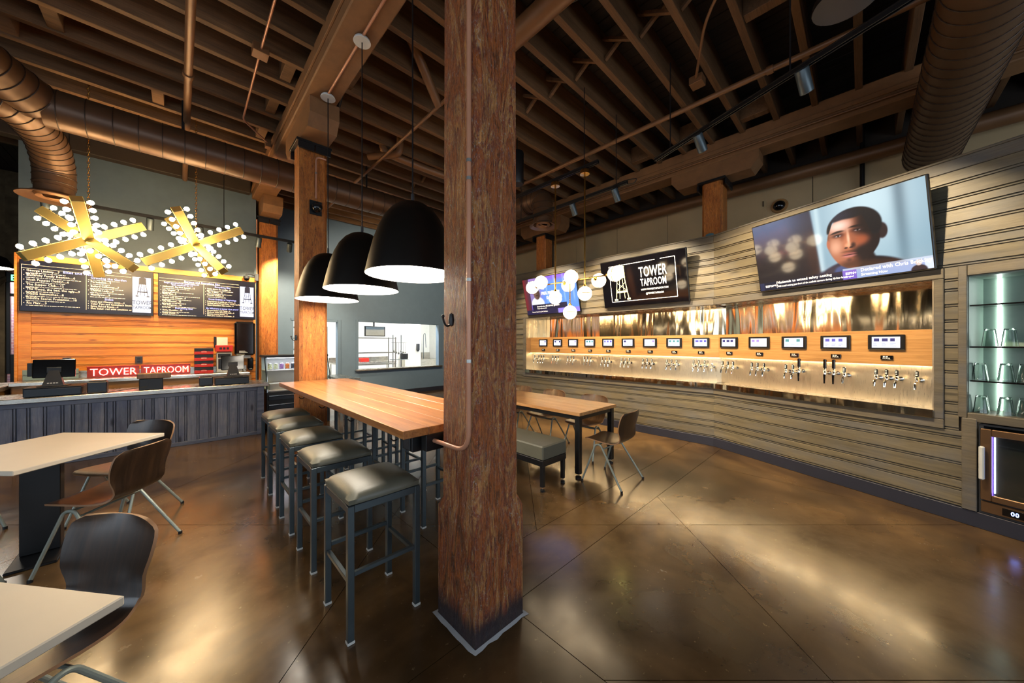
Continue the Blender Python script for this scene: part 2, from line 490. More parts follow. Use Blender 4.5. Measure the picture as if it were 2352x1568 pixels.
# ---- floor: slabs between saw cuts
fb = MB().box((X0, Y0, -0.12), (X1 + 0.4, Y1, -0.012))
floor = struct(fb.build('floor', M['joint']))
def clip(poly, n, d):
    out = []
    for i in range(len(poly)):
        a = poly[i]; b = poly[(i + 1) % len(poly)]
        da = a[0] * n[0] + a[1] * n[1] - d; db = b[0] * n[0] + b[1] * n[1] - d
        if da <= 0: out.append(a)
        if da * db < 0:
            t = da / (da - db); out.append((a[0] + (b[0] - a[0]) * t, a[1] + (b[1] - a[1]) * t))
    return out
polys = [[(X0, Y0), (X1 + 0.4, Y0), (X1 + 0.4, Y1), (X0, Y1)]]
rd = lambda c: c[0] * RIGHT.x + c[1] * RIGHT.y
cuts = [((0, 1), 1.43, None), ((1, 0), 1.38, None), ((0, 1), 1.86, lambda c: c[0] > 1.38), (tuple(VIEW), 2.877, None), (tuple(RIGHT), 1.45, lambda c: c[1] < 1.43), (tuple(RIGHT), -1.05, None),
        (tuple(RIGHT), 0.2, lambda c: c[1] > 1.86 and c[0] > 1.38), (tuple(VIEW), 1.55, lambda c: c[0] > 1.38), (tuple(VIEW), 5.4, None), ((1, 0), 4.75, None), ((0, 1), 5.1, None), (tuple(RIGHT), -3.55, None)]
for n, d, ok in cuts:
    nn = []
    for p in polys:
        cen = (sum(q[0] for q in p) / len(p), sum(q[1] for q in p) / len(p))
        if ok and not ok(cen):
            nn.append(p); continue
        for sg in (1, -1):
            q = clip(p, (n[0] * sg, n[1] * sg), d * sg - 0.0022)
            if len(q) >= 3: nn.append(q)
    polys = nn
for p in polys:
    MB().prism(p, -0.012, 0).build('slab', M['floor'], floor, smooth=False)

M['soffit'] = plain('dark_brown_soffit', (52, 40, 29), 0.7)
# ---- ceiling: deck boards, joists, beams
ceiling = struct(MB().box((X0, Y0, 5.11), (X1 + 0.4, Y1, 5.25)).build('ceiling', M['deck']))
k = 0; x = X0
deck_me = {}
while x < X1 + 0.3:
    key = 'a'
    if key not in deck_me: deck_me[key] = MB().cbox((-0.068, (Y0 - Y1) / 2, 0), (0.068, (Y1 - Y0) / 2, 0.04), 0.006).mesh('plank')
    link('plank', deck_me[key], M['deck'], ceiling, (x + 0.07, (Y0 + Y1) / 2, 5.062 + (0.004 if k % 3 == 0 else 0)))
    x += 0.14; k += 1
jl = X1 + 0.4 - X0
jm = MB().cbox((-jl / 2, -0.034, 0), (jl / 2, 0.034, 0.36), 0.004).mesh('joist')
JY = [0.03 + 0.41 * i for i in range(-10, 25)]
for y in JY:
    if Y0 < y < 9.6: link('joist', jm, M['joist'], ceiling, ((X0 + X1 + 0.4) / 2, y, 4.70))
blk = MB().cbox((-0.055, -0.170, 0), (0.055, 0.170, 0.27), 0.004).mesh('blocking')
for bx, j in ((-1.25, 23), (-1.25, 25), (-0.9, 24), (-0.2, 26), (0.9, 24), (0.9, 26), (0.92, 22), (0.9, 28), (3.7, 11), (3.2, 10), (4.0, 12), (5.8, 13), (5.8, 15), (5.8, 17), (1.5, 21), (3.9, 24)):
    if 0 <= j - 1 < len(JY): link('blocking', blk, M['joist'], ceiling, (bx, JY[j - 1] + 0.205, 4.72))
# crossed herringbone struts between the joists
br1 = MB(); br1.m = Matrix.Rotation(math.radians(32), 4, 'X'); br1.cbox((-0.02, -0.20, -0.018), (0.02, 0.20, 0.018), 0.003)
br2 = MB(); br2.m = Matrix.Rotation(math.radians(-32), 4, 'X'); br2.cbox((-0.02, -0.20, -0.018), (0.02, 0.20, 0.018), 0.003)
br1 = br1.mesh('cross_strut'); br2 = br2.mesh('cross_strut')
for y in JY[:-1]:
    if -1.6 < y < 6.5:
        link('cross_strut', br1, M['joist'], ceiling, (3.42, y + 0.205, 4.855)); link('cross_strut', br2, M['joist'], ceiling, (3.47, y + 0.205, 4.855))
for bx in (1.2, 6.25):
    MB().cbox((bx - 0.167, Y0, 4.40), (bx + 0.167, 9.7, 4.74), 0.012).build('beam', M['brown_beam'], ceiling)
    MB().cbox((bx - 0.19, Y0, 4.52), (bx - 0.168, 9.7, 4.58), 0.004).build('ledger', M['brown_beam'], ceiling)
MB().cbox((X0, 8.34, 4.46), (1.0, 8.5, 4.72), 0.01).build('soffit_board', M['soffit'], ceiling)

# ---- outer shell
def wall_box(name, lo, hi, mat, parent=None):
    o = MB().box(lo, hi).build(name, mat, parent, smooth=False)
    return struct(o) if parent is None else o
def wall_with_windows(name, fixed, a0, a1, wins, horiz, thick):
    """solid wall with rectangular window openings, one extruded mesh"""
    us = sorted({a0, a1, *[w[0] for w in wins], *[w[1] for w in wins]})
    zs = sorted({0.0, 5.11, 0.7, 3.2})
    root = None
    for u0, u1 in zip(us, us[1:]):
        for z0, z1 in zip(zs, zs[1:]):
            if any(w[0] <= u0 and u1 <= w[1] for w in wins) and z0 >= 0.7 and z1 <= 3.2: continue
            lo, hi = ((u0, fixed - thick, z0), (u1, fixed, z1)) if horiz else ((fixed - thick, u0, z0), (fixed, u1, z1))
            if root is None:
                root = struct(MB().box(lo, hi).build(name, M['shell'], smooth=False))
            else:
                MB().box(lo, hi).build('wall_section', M['shell'], root, smooth=False)
    return root
WR = [(c - 1.1, c + 1.1) for c in (-3.2, -0.4, 2.4, 5.2)]
WL = [(c - 1.1, c + 1.1) for c in (-2.2, 0.6, 3.4)]
wall_with_windows('wall_front', Y0, X0 - 0.2, X1 + 0.4, WR, True, 0.2)
wall_with_windows('wall_street', X0, Y0, Y1, WL, False, 0.2)
n = 0
for a, b in WR:
    n += 1
    w = struct(MB().cbox((a, Y0 - 0.12, 0.7), (b, Y0 - 0.06, 0.78), 0.004).build('window_%d' % n, M['black']))
    for xx in (a, (a + b) / 2 - 0.02, b - 0.04): MB().cbox((xx, Y0 - 0.12, 0.78), (xx + 0.04, Y0 - 0.06, 3.2), 0.004).build('mullion', M['black'], w)
    MB().cbox((a, Y0 - 0.12, 2.4), (b, Y0 - 0.06, 2.46), 0.004).build('transom', M['black'], w)
for a, b in WL:
    n += 1
    w = struct(MB().cbox((X0 - 0.12, a, 0.7), (X0 - 0.06, b, 0.78), 0.004).build('window_%d' % n, M['black']))
    for yy in (a, (a + b) / 2 - 0.02, b - 0.04): MB().cbox((X0 - 0.12, yy, 0.78), (X0 - 0.06, yy + 0.04, 3.2), 0.004).build('mullion', M['black'], w)
    MB().cbox((X0 - 0.12, a, 2.4), (X0 - 0.06, b, 2.46), 0.004).build('transom', M['black'], w)
wall_box('wall_far', (X0, Y1, 0), (X1 + 0.4, Y1 + 0.15, 5.06), M['shell'])

# cream panelled wall behind the tap wall
wr = struct(MB().box((X1 + 0.02, Y0, 0), (X1 + 0.4, Y1, 5.06)).build('wall_outer', M['shell'], smooth=False))
for y in [Y0 + 0.02 + 1.22 * i for i in range(12)]:
    if y + 1.2 < 9.8: MB().cbox((X1, y, 0.02), (X1 + 0.02, y + 1.212, 4.55), 0.004).build('panel', M['cream'], wr)

# ---- orange boarded wall behind the counter, grey-blue paint above
WY = 8.45
wl = struct(MB().box((-1.66, WY + 0.03, 0), (1.1, WY + 0.16, 4.55)).build('wall_left', M['greywall'], smooth=False))
wall_box('wall_return', (0.98, WY + 0.17, 0), (1.10, 9.69, 4.69), M['bluewall'])
def plank_prof(h):
    # board with a bead and two grooves at its lower edge, face at y=0
    return [(0.02, 0), (0.019, 0), (0.019, 0.008), (0.002, 0.009), (0.002, 0.019), (0.019, 0.020), (0.019, 0.029), (0.0, 0.030), (0.0, h - 0.002), (0.003, h), (0.02, h)]
_pl = {}
def plank(parent, x0, x1, z0, h, mat, name='plank', y=0.0):
    key = (round(x1 - x0, 3), round(h, 3), mat.name)
    if key not in _pl: _pl[key] = MB().extx(plank_prof(h), 0, x1 - x0).mesh(name)
    return link(name, _pl[key], mat, parent, (x0, y, z0))
z = 0.1; i = 0
while z < 2.7:
    h = (0.134, 0.134, 0.088)[i % 3]; i += 1
    h = min(h, 2.74 - z)
    plank(wl, -1.545, 1.09, z, h, M['pine'], y=WY + 0.008); z += h
MB().cbox((-1.66, WY, 0.1), (-1.547, WY + 0.03, 2.76), 0.003).build('corner_board', M['pine'], wl)
MB().cbox((-1.66, WY - 0.004, 2.742), (1.1, WY + 0.03, 2.83), 0.003).build('top_board', M['pine'], wl)
MB().cbox((-1.69, WY - 0.01, 0.1), (-1.661, WY + 0.16, 2.83), 0.003).build('end_board', M['pine'], wl)

# ---- slate blue wall with kitchen hatch and doorway
BY = 9.7
hx0, hx1, hz0, hz1 = 3.523, 6.09, 0.81, 2.13
dx0, dx1, dz = 2.0, 3.02, 2.09
wb = struct(MB().box((1.1, BY, 0), (dx0, BY + 0.14, 5.06)).build('wall_back', M['bluewall'], smooth=False))
for lo, hi in (((dx0, BY, dz), (dx1, BY + 0.14, 5.06)), ((dx1, BY, 0), (hx0, BY + 0.14, 5.06)), ((hx0, BY, 0), (hx1, BY + 0.14, hz0)), ((hx0, BY, hz1), (hx1, BY + 0.14, 5.06)), ((hx1, BY, 0), (X1 + 0.05, BY + 0.14, 5.06))):
    MB().box(lo, hi).build('wall_section', M['bluewall'], wb, smooth=False)
struct(MB().cbox((dx1, BY - 0.014, 0), (X1, BY - 0.001, 0.13), 0.003).build('baseboard_back', M['base']))
t1 = struct(MB().cbox((dx1 - 0.02, BY - 0.02, 0), (dx1 + 0.06, BY + 0.15, dz + 0.06), 0.004).build('trim_1', M['bluewall']))
MB().cbox((dx0 - 0.06, BY - 0.02, dz), (dx1 - 0.022, BY + 0.15, dz + 0.06), 0.004).build('head_casing', M['bluewall'], t1)
t2 = struct(MB().cbox((hx0 - 0.06, BY - 0.02, hz0), (hx0 + 0.01, BY + 0.15, hz1 + 0.05), 0.004).build('trim_2', M['bluewall']))
MB().cbox((hx1 - 0.01, BY - 0.02, hz0), (hx1 + 0.06, BY + 0.15, hz1 + 0.05), 0.004).build('side_casing', M['bluewall'], t2)
MB().cbox((hx0 + 0.012, BY - 0.02, hz1), (hx1 - 0.012, BY + 0.15, hz1 + 0.05), 0.004).build('head_casing', M['bluewall'], t2)
struct(MB().cbox((hx0 - 0.08, BY - 0.12, hz0 - 0.045), (hx1 + 0.08, BY + 0.16, hz0), 0.006).build('trim_3', M['steel']))

# ---- the tap wall: two boarded runs that meet at a bend
BEND = (5.69, 1.54)
ANG_A, ANG_B = -PI / 2, math.radians(-112.955)
TK = math.tan(math.radians(22.955 / 2))
TOPZ = 3.12
RZ0, RZ1 = 0.86, 2.10          # recess opening
XA0 = -4.62                    # rear end of run A
def run_root(name, ang, x0, x1):
    o = MB().box((x0, 0.021, 0), (x1, 0.06, 0.80)).build(name, M['shell'], None, (*BEND, 0), (0, 0, ang), smooth=False)
    return struct(o)
wa = run_root('wall_right', ANG_A, XA0, 0.0)
wbn = run_root('wall_right_near', ANG_B, 0.0, 3.45)
def rows(z0, z1):
    out = []; z = z0; i = 0
    while z < z1 - 0.03:
        h = min((0.134, 0.088, 0.134)[i % 3], z1 - z)
        if z1 - z - h < 0.035: h = z1 - z
        out.append((z, h)); z += h; i += 1
    return out
for z, h in rows(0.13, 0.775):
    plank(wa, XA0, 0.0, z, h, M['greyboard']); plank(wbn, 0.0, 2.318, z, h, M['greyboard'])
for z, h in rows(2.19, TOPZ - 0.10):
    plank(wa, XA0, 0.0, z, h, M['greyboard']); plank(wbn, 0.0, 3.45, z, h, M['greyboard'])
for z, h in rows(0.775, 2.19):
    plank(wa, XA0, -3.91, z, h, M['greyboard']); plank(wbn, 2.222, 2.30, z, h, M['greyboard'])
MB().box((XA0, 0.021, 0.8), (-3.86, 0.06, TOPZ - 0.02)).build('backing', M['shell'], wa, smooth=False)
MB().box((-3.86, 0.021, 2.12), (0.0, 0.06, TOPZ - 0.02)).build('backing', M['shell'], wa, smooth=False)
MB().box((0.0, 0.021, 2.12), (3.45, 0.06, TOPZ - 0.02)).build('backing', M['shell'], wbn, smooth=False)
MB().box((2.18, 0.021, 0.8), (2.345, 0.06, 2.12)).build('backing', M['shell'], wbn, smooth=False)
# trim boards
MB().cbox((XA0, -0.012, TOPZ - 0.10), (0.0, 0.021, TOPZ), 0.004).build('top_trim', M['greytrim'], wa)
MB().cbox((0.0, -0.012, TOPZ - 0.10), (3.45, 0.021, TOPZ), 0.004).build('top_trim', M['greytrim'], wbn)
MB().cbox((XA0, -0.02, TOPZ), (0.0, 0.12, TOPZ + 0.02), 0.004).build('cap_board', M['greytrim'], wa)
MB().cbox((0.0, -0.02, TOPZ), (3.45, 0.12, TOPZ + 0.02), 0.004).build('cap_board', M['greytrim'], wbn)
MB().cbox((-3.92, -0.016, 2.10), (0.0, 0.02, 2.188), 0.004).build('recess_trim', M['greytrim'], wa)
MB().cbox((0.0, -0.016, 2.10), (2.22, 0.02, 2.188), 0.004).build('recess_trim', M['greytrim'], wbn)
MB().cbox((-3.92, -0.014, 0.778), (0.0, 0.02, 0.86), 0.004).build('recess_trim', M['greytrim'], wa)
MB().cbox((0.0, -0.014, 0.778), (2.22, 0.02, 0.86), 0.004).build('recess_trim', M['greytrim'], wbn)
MB().cbox((-3.92, -0.016, 0.862), (-3.842, 0.02, 2.098), 0.004).build('recess_trim', M['greytrim'], wa)
MB().cbox((2.162, -0.016, 0.862), (2.22, 0.02, 2.098), 0.004).build('recess_trim', M['greytrim'], wbn)
MB().cbox((2.30, -0.016, 0.90), (2.348, 0.02, 2.188), 0.004).build('alcove_trim', M['greytrim'], wbn)
MB().cbox((2.35, -0.016, 2.10), (3.45, 0.02, 2.188), 0.004).build('alcove_trim', M['greytrim'], wbn)
MB().cbox((2.35, -0.016, 0.875), (3.45, 0.3, 0.945), 0.004).build('alcove_sill', M['greytrim'], wbn)
MB().cbox((2.32, -0.02, 0.13), (2.40, 0.02, 0.90), 0.004).build('alcove_trim', M['greytrim'], wbn)
struct(MB().cbox((XA0, -0.012, 0.0), (0.0, 0.02, 0.128), 0.003).build('baseboard_right', M['base'], None, (*BEND, 0), (0, 0, ANG_A)))
struct(MB().cbox((0.0, -0.012, 0.0), (3.45, 0.02, 0.128), 0.003).build('baseboard_near', M['base'], None, (*BEND, 0), (0, 0, ANG_B)))
MB().box((XA0, 0.061, 0), (XA0 + 0.06, 0.5, TOPZ)).build('end_board', M['greytrim'], wa, smooth=False)
# alcove box
av = MB()
MB().box((2.35, 0.30, 0.945), (3.45, 0.32, 2.10)).build('alcove_back', M['alcove'], wbn, smooth=False)
MB().box((2.335, 0.02, 0.945), (2.35, 0.32, 2.10)).build('alcove_side', M['alcove'], wbn, smooth=False)
MB().box((3.435, 0.061, 0.0), (3.45, 0.5, 2.12)).build('alcove_side', M['alcove'], wbn, smooth=False)
MB().box((2.35, 0.02, 2.09), (3.45, 0.32, 2.10)).build('alcove_top', M['alcove'], wbn, smooth=False)

# ---- dim passage at the far left
wp = struct(MB().box((X0, 12.2, 0), (-2.55, 12.35, 5.06)).build('wall_passage', M['brick_dim'], smooth=False))
MB().box((-2.55, 12.2, 3.0), (1.1, 12.35, 5.06)).build('wall_section', M['brick_dim'], wp, smooth=False)
MB().box((-2.05, 12.2, 0), (1.1, 12.35, 3.0)).build('wall_section', M['brick_dim'], wp, smooth=False)
MB().tube([(-2.30 + 0.36 * math.cos(a), 12.19, 2.62 + 0.30 * math.sin(a)) for a in [PI * i / 12 for i in range(13)]], 0.05, 8).build('arch_moulding', M['brick_dim'], wp)
wn = struct(MB().cbox((-2.55, 12.26, 0.9), (-2.5, 12.34, 3.0), 0.004).build('window_8', M['black']))
MB().cbox((-2.10, 12.26, 0.9), (-2.05, 12.34, 3.0), 0.004).build('mullion', M['black'], wn)
MB().cbox((-2.5, 12.26, 2.5), (-2.1, 12.34, 2.56), 0.004).build('transom', M['black'], wn)
MB().cbox((-2.5, 12.26, 0.0), (-2.1, 12.34, 1.3), 0.004).build('apron_panel', M['black'], wn)
M['daybrick'] = None
def daybrick():
    m, nt, b = new_mat('daylit_brick')
    v = coords(nt, 'Object', (1, 1, 1), rand=False)
    tc = nt.nodes.new('ShaderNodeTexBrick'); tc.inputs['Scale'].default_value = 4.0
    tc.inputs['Color1'].default_value = L4((214, 150, 150)); tc.inputs['Color2'].default_value = L4((196, 160, 190)); tc.inputs['Mortar'].default_value = L4((235, 225, 230))
    mp = nt.nodes.new('ShaderNodeMapping'); mp.inputs['Rotation'].default_value = (PI / 2, 0, 0)
    nt.links.new(v, mp.inputs[0]); nt.links.new(mp.outputs[0], tc.inputs['Vector'])
    nt.links.new(tc.outputs[0], b.inputs['Base Color'])
    b.inputs['Roughness'].default_value = 0.9
    return m
bk = struct(MB().box((-3.4, 13.3, 0), (-1.2, 13.5, 4)).build('wall_neighbour', daybrick(), smooth=False))
area_light('passage_daylight', (-2.3, 12.8, 3.4), (math.radians(40), 0, 0), 0.8, 0.4, 40, (1, 0.97, 0.95))
# ================================================================== POSTS, DUCTS, PIPES
def oct_prism(mb, x0, x1, y0, y1, z0, z1, ch):
    mb.prism([(x0 + ch, y0), (x1 - ch, y0), (x1, y0 + ch), (x1, y1 - ch), (x1 - ch, y1), (x0 + ch, y1), (x0, y1 - ch), (x0, y0 + ch)], z0, z1)

def post(label, cx, cy, mat, chz=0.62, topz=4.05, half=0.163, foot=True, bolster=True, group='timber posts'):
    t = thing('timber_post', label, 'post', (cx, cy, 0), 0, group)
    mb = MB(); h0 = half + 0.008
    # square foot below, chamfered shaft above
    levels = [(0.0, h0, 0.004), (chz, h0, 0.004), (chz + 0.05, half, 0.036), (topz, half - 0.006, 0.036)]
    vs = []; fs = []
    for z, h, ch in levels:
        vs += [(-h + ch, -h, z), (h - ch, -h, z), (h, -h + ch, z), (h, h - ch, z), (h - ch, h, z), (-h + ch, h, z), (-h, h - ch, z), (-h, -h + ch, z)]
    for i in range(len(levels) - 1):
        for k in range(8):
            l = (k + 1) % 8
            fs.append((i * 8 + k, i * 8 + l, i * 8 + 8 + l, i * 8 + 8 + k))
    fs.append(tuple(range(7, -1, -1))); fs.append(tuple(24 + k for k in range(8)))
    mb.add(vs, fs); mb.build('shaft', mat, t, smooth=False)
    if foot:
        h = h0 + 0.003; rnd = random.Random(3); ring = []
        for side in range(4):
            for i in range(8):
                u = -h + 2 * h * i / 8
                ring.append([(u, -h), (h, u), (-u, h), (-h, -u)][side])
        nr = len(ring)
        g = MB(); w = h + 0.003
        outer = [(x * (1 + 0.05 + 0.09 * rnd.random()), y * (1 + 0.05 + 0.09 * rnd.random())) for x, y in ring]
        g.add([(x * 0.99, y * 0.99, 0.008) for x, y in ring] + [(x, y, 0.002) for x, y in outer], [(i, nr + i, nr + (i + 1) % nr, (i + 1) % nr) for i in range(nr)])
        g.build('grout_ring', M['grout'], t)
    c = MB().cbox((-0.20, -0.20, topz), (0.20, 0.20, topz + 0.035), 0.004)
    c.build('cap_plate', M['black'], t)
    for sg in (-1, 1):
        for k in range(2):
            MB().cbox((-0.185 + 0.19 * k, sg * 0.2 - 0.012, topz - 0.09), (-0.005 + 0.19 * k, sg * 0.2 + 0.012, topz - 0.002), 0.004).build('cap_flange', M['black'], t)
    if bolster:
        b = MB(); L = 0.62
        b.m = Matrix.Rotation(PI / 2, 4, 'Z')
        zb = topz + 0.036
        b.extx([(-0.16, zb), (0.16, zb), (0.16, 4.398), (-0.16, 4.398)], -L + 0.1, L - 0.1)
        b.add([(-L + 0.1, -0.16, zb), (-L + 0.1, 0.16, zb), (-L, 0.16, zb + 0.13), (-L, -0.16, zb + 0.13), (-L + 0.1, -0.16, 4.398), (-L + 0.1, 0.16, 4.398), (-L, 0.16, 4.398), (-L, -0.16, 4.398)],
              [(0, 3, 2, 1), (3, 7, 6, 2), (4, 5, 6, 7), (0, 4, 7, 3), (1, 2, 6, 5)])
        b.add([(L - 0.1, -0.16, zb), (L - 0.1, 0.16, zb), (L, 0.16, zb + 0.13), (L, -0.16, zb + 0.13), (L - 0.1, -0.16, 4.398), (L - 0.1, 0.16, 4.398), (L, 0.16, 4.398), (L, -0.16, 4.398)],
              [(0, 1, 2, 3), (3, 2, 6, 7), (4, 7, 6, 5), (0, 3, 7, 4), (1, 5, 6, 2)])
        b.build('bolster', M['brown_beam'], t, smooth=False)
    return t
post('thick weathered timber post in the foreground at the near end of the bar table', 1.222, 1.510, M['post'], 0.62, 4.05)
post('orange timber post at the far end of the bar table', 1.237, 5.065, M['post_orange'], 0.30, 4.05)
post('orange timber post beside the menu screens and the drinks case', 1.312, 8.62, M['post_orange'], 0.30, 4.05)
p4 = post('timber post rising behind the tap wall above its bend', 6.25, 1.68, M['post_orange'], 0.30, 4.10, 0.155)
post('short-looking timber post behind the tap wall above the leftmost television', 6.25, 5.31, M['post_orange'], 0.30, 4.05, 0.155)

o = MB(); o.m = Matrix.Scale(0.4, 4, (0, 0, 1)) @ Matrix.Rotation(-PI / 2, 4, 'Y'); o.lathe([(0.001, 0.004), (0.055, 0.003), (0.06, 0.0)], 18)
o.build('blue_paint_patch', plain('faded_blue_paint', (70, 110, 122), 0.6), p4, (-0.1525, 0.03, 3.27))
t = thing('pendant_speaker', 'black cylinder speaker hanging just behind the foreground post', 'speaker', (3.74, 3.72, 3.98))
MB().lathe([(0.09, 0.0), (0.1, 0.02), (0.1, 0.48), (0.09, 0.5)], 20, cap0=True, cap1=True).build('cylinder', M['black'], t)
MB().tube([(0, 0, 0.49), (0, 0, 0.74)], 0.006, 6).build('cord', M['black'], t)
# ---- coat hooks
def hook(loc, rotz, label):
    t = thing('coat_hook', label, 'hook', loc, rotz)     # hangs on a face that looks to local -y
    MB().lathe([(0.001, -0.036), (0.012, -0.03), (0.016, 0.0), (0.012, 0.03), (0.001, 0.036)], 12).build('back_plate', M['black'], t, (0, -0.018, 0))
    MB().tube(rounded([(0, -0.018, 0.0), (0, -0.026, -0.03), (0, -0.05, -0.036), (0, -0.066, -0.01), (0, -0.07, 0.012)], 0.03), 0.0055, 8).build('prong', M['black'], t)
    MB().sphere((0, -0.07, 0.016), 0.009, 10, 6).build('tip', M['black'], t)
    return t
hook((1.057, 1.53, 1.655), -PI / 2, 'black iron coat hook on the foreground timber post')
hook((1.075, 5.0, 1.60), -PI / 2, 'small black coat hook on the post at the far end of the bar table')

# ---- conduit on the foreground post, bent in under the table
t = thing('copper_conduit', 'copper-brown conduit running down the foreground post and bending under the table', 'conduit', (0, 0, 0))
MB().tube(rounded([(1.046, 1.385, 3.93), (1.046, 1.385, 0.98), (1.042, 1.72, 0.975)], 0.11, 8), 0.012, 12).build('pipe_run', M['conduit'], t)
for z in (1.85, 2.36, 2.45, 1.44):
    MB().tube([(1.046, 1.385, z - 0.008), (1.046, 1.385, z + 0.008)], 0.0145, 12).build('strap', M['wire'], t)
t = thing('copper_conduit', 'copper-brown conduit with a hooked top on the far table post above its camera', 'conduit', (0, 0, 0))
MB().tube(rounded([(1.37, 4.885, 3.92), (1.255, 4.885, 3.92), (1.255, 4.885, 3.38)], 0.07, 6), 0.012, 10).build('pipe_run', M['conduit'], t)
MB().tube([(1.255, 4.885, 3.7), (1.255, 4.885, 3.716)], 0.0145, 10).build('strap', M['wire'], t)
t = thing('copper_conduit', 'thin orange conduit along the left edge of the menu-side post', 'conduit', (0, 0, 0))
MB().tube([(1.105, 8.42, 4.0), (1.105, 8.42, 2.86)], 0.011, 10).build('pipe_run', M['conduit'], t)

# ---- dome cameras
def dome_cam(loc, label, rotz=0):
    t = thing('dome_camera', label, 'camera', loc, rotz)
    MB().cbox((-0.07, -0.012, -0.09), (0.07, 0.0, 0.09), 0.004).build('mount_plate', M['black'], t)
    MB().tube(rounded([(0, -0.01, 0.05), (0, -0.07, 0.05), (0, -0.07, 0.02)], 0.03), 0.018, 10).build('bracket', M['black'], t)
    MB().lathe([(0.03, 0.05), (0.056, 0.035), (0.06, 0.0)], 16, (0, -0.075, -0.02), cap1=False).build('housing', M['black'], t)
    MB().lathe([(0.055, 0.0), (0.048, -0.03), (0.026, -0.05), (0.001, -0.056)], 16, (0, -0.075, -0.02)).build('dome', M['black_gloss'], t)
dome_cam((1.25, 4.89, 3.26), 'black dome camera on the front of the far table post')
t = thing('dome_camera', 'grey dome camera on an arm at the corner of the right menu screen', 'camera', (1.10, 8.44, 2.84))
MB().cbox((-0.03, -0.04, -0.07), (0.03, 0.0, 0.07), 0.005).build('mount_box', M['darkgrey'], t)
MB().tube(rounded([(-0.02, -0.02, 0.04), (-0.16, -0.05, 0.05), (-0.16, -0.05, 0.0)], 0.03), 0.014, 8).build('arm', M['darkgrey'], t)
MB().lathe([(0.05, 0.0), (0.05, -0.05)], 14, (-0.16, -0.05, 0), cap0=True).build('housing', M['darkgrey'], t)
MB().lathe([(0.046, -0.05), (0.035, -0.08), (0.001, -0.095)], 14, (-0.16, -0.05, 0)).build('dome', M['black_gloss'], t)
t = thing('dome_camera', 'small black dome camera on the cream wall above the big television', 'camera', (X1 - 0.002, 1.05, 4.02), -PI / 2)
MB().lathe([(0.13, 0.0), (0.12, 0.03)], 18, (0, 0, 0), cap0=True, cap1=True).build('base', M['oakband'], t, rot=(PI / 2, 0, 0))
MB().lathe([(0.09, 0.03), (0.075, 0.07), (0.04, 0.095), (0.001, 0.1)], 18).build('dome', M['black_gloss'], t, rot=(PI / 2, 0, 0))

t = thing('access_panel', 'flush hatch panel on the cream wall beside the post above the bend', 'access panel', (X1 - 0.001, 1.58, 3.74), -PI / 2)
MB().cbox((-0.34, -0.012, 0.0), (0.34, 0.0, 0.75), 0.004).build('frame', M['cream'], t)
MB().cbox((-0.29, -0.018, 0.05), (0.29, -0.0125, 0.70), 0.004).build('door_leaf', M['cream'], t)
MB().cbox((0.285, -0.026, 0.33), (0.30, -0.0185, 0.43), 0.002).build('hinge', M['walnut'], t)
# ---- ducts
def duct_run(t, path, r, seam, name='duct_pipe'):
    pp = MB().tube(path, r, 28, caps=True).build(name, M['duct'], t)
    P = [Vector(p) for p in path]
    ring = MB().tube([(math.cos(2 * PI * k / 28) * (r + 0.002), math.sin(2 * PI * k / 28) * (r + 0.002), 0) for k in range(28)], 0.005, 6, closed=True).mesh('seam_ring')
    acc = 0.0; nxt = seam * 0.5
    for a, b in zip(P, P[1:]):
        L = (b - a).length; d = (b - a).normalized()
        while nxt <= acc + L:
            o = link('seam_ring', ring, M['duct_seam'], pp, a + d * (nxt - acc))
            o.rotation_euler = d.to_track_quat('Z', 'Y').to_euler()
            nxt += seam
        acc += L
DY, DZ, DR = 6.2, 4.10, 0.205
t = thing('spiral_duct', 'long brown spiral duct with elbows crossing above the star chandeliers', 'duct', (0, 0, 0), 0, 'brown spiral ducts')
duct_run(t, [(-1.05, DY, DZ), (4.35, DY, DZ)], DR, 0.2)
duct_run(t, rounded([(-1.08, DY - 0.02, DZ + 0.02), (-1.30, 5.9, DZ + 0.10), (-1.62, 5.2, DZ + 0.22), (-2.2, 4.0, DZ + 0.25)], 0.4, 6), 0.20, 0.13, 'branch_pipe')
duct_run(t, rounded([(-1.75, DY - 0.1, DZ + 0.0), (-1.25, DY + 0.1, DZ - 0.02), (-1.14, 6.9, 3.98), (-1.14, 7.2, 3.75), (-1.14, 7.2, 3.515)], 0.42, 10), 0.175, 0.09, 'drop_elbow')
duct_run(t, rounded([(4.33, DY, DZ), (4.6, DY, DZ), (4.6, 5.9, DZ), (4.6, 4.3, DZ)], 0.3, 8), DR, 0.2, 'bend_pipe')
duct_run(t, rounded([(4.6, 4.32, DZ), (4.6, 3.94, DZ), (4.6, 3.94, 3.74)], 0.22, 8), 0.18, 0.10, 'drop_elbow')
for x in (0.035, 2.4):
    MB().cbox((x - 0.015, DY - 0.012, DZ + DR), (x + 0.015, DY + 0.012, 4.70), 0.003).build('hanger_strap', M['black'], t)
t = thing('spiral_duct', 'wide brown spiral duct at upper right running behind the tap wall', 'duct', (0, 0, 0), 0, 'brown spiral ducts')
duct_run(t, [(-1.0, -0.66, 4.12), (7.4, -0.66, 4.12)], 0.265, 0.15)
for x in (1.9, 4.9): MB().cbox((x - 0.015, -0.672, 4.385), (x + 0.015, -0.648, 4.70), 0.003).build('hanger_strap', M['black'], t)
t = thing('spiral_duct', 'dim brown duct end behind the tap wall near the leftmost television', 'duct', (0, 0, 0), 0, 'brown spiral ducts')
duct_run(t, [(7.15, 5.0, 3.25), (7.15, 8.6, 3.25)], 0.27, 0.3)
for y in (5.77, 7.82): MB().cbox((7.138, y - 0.015, 3.52), (7.162, y + 0.015, 4.70), 0.003).build('hanger_strap', M['black'], t)
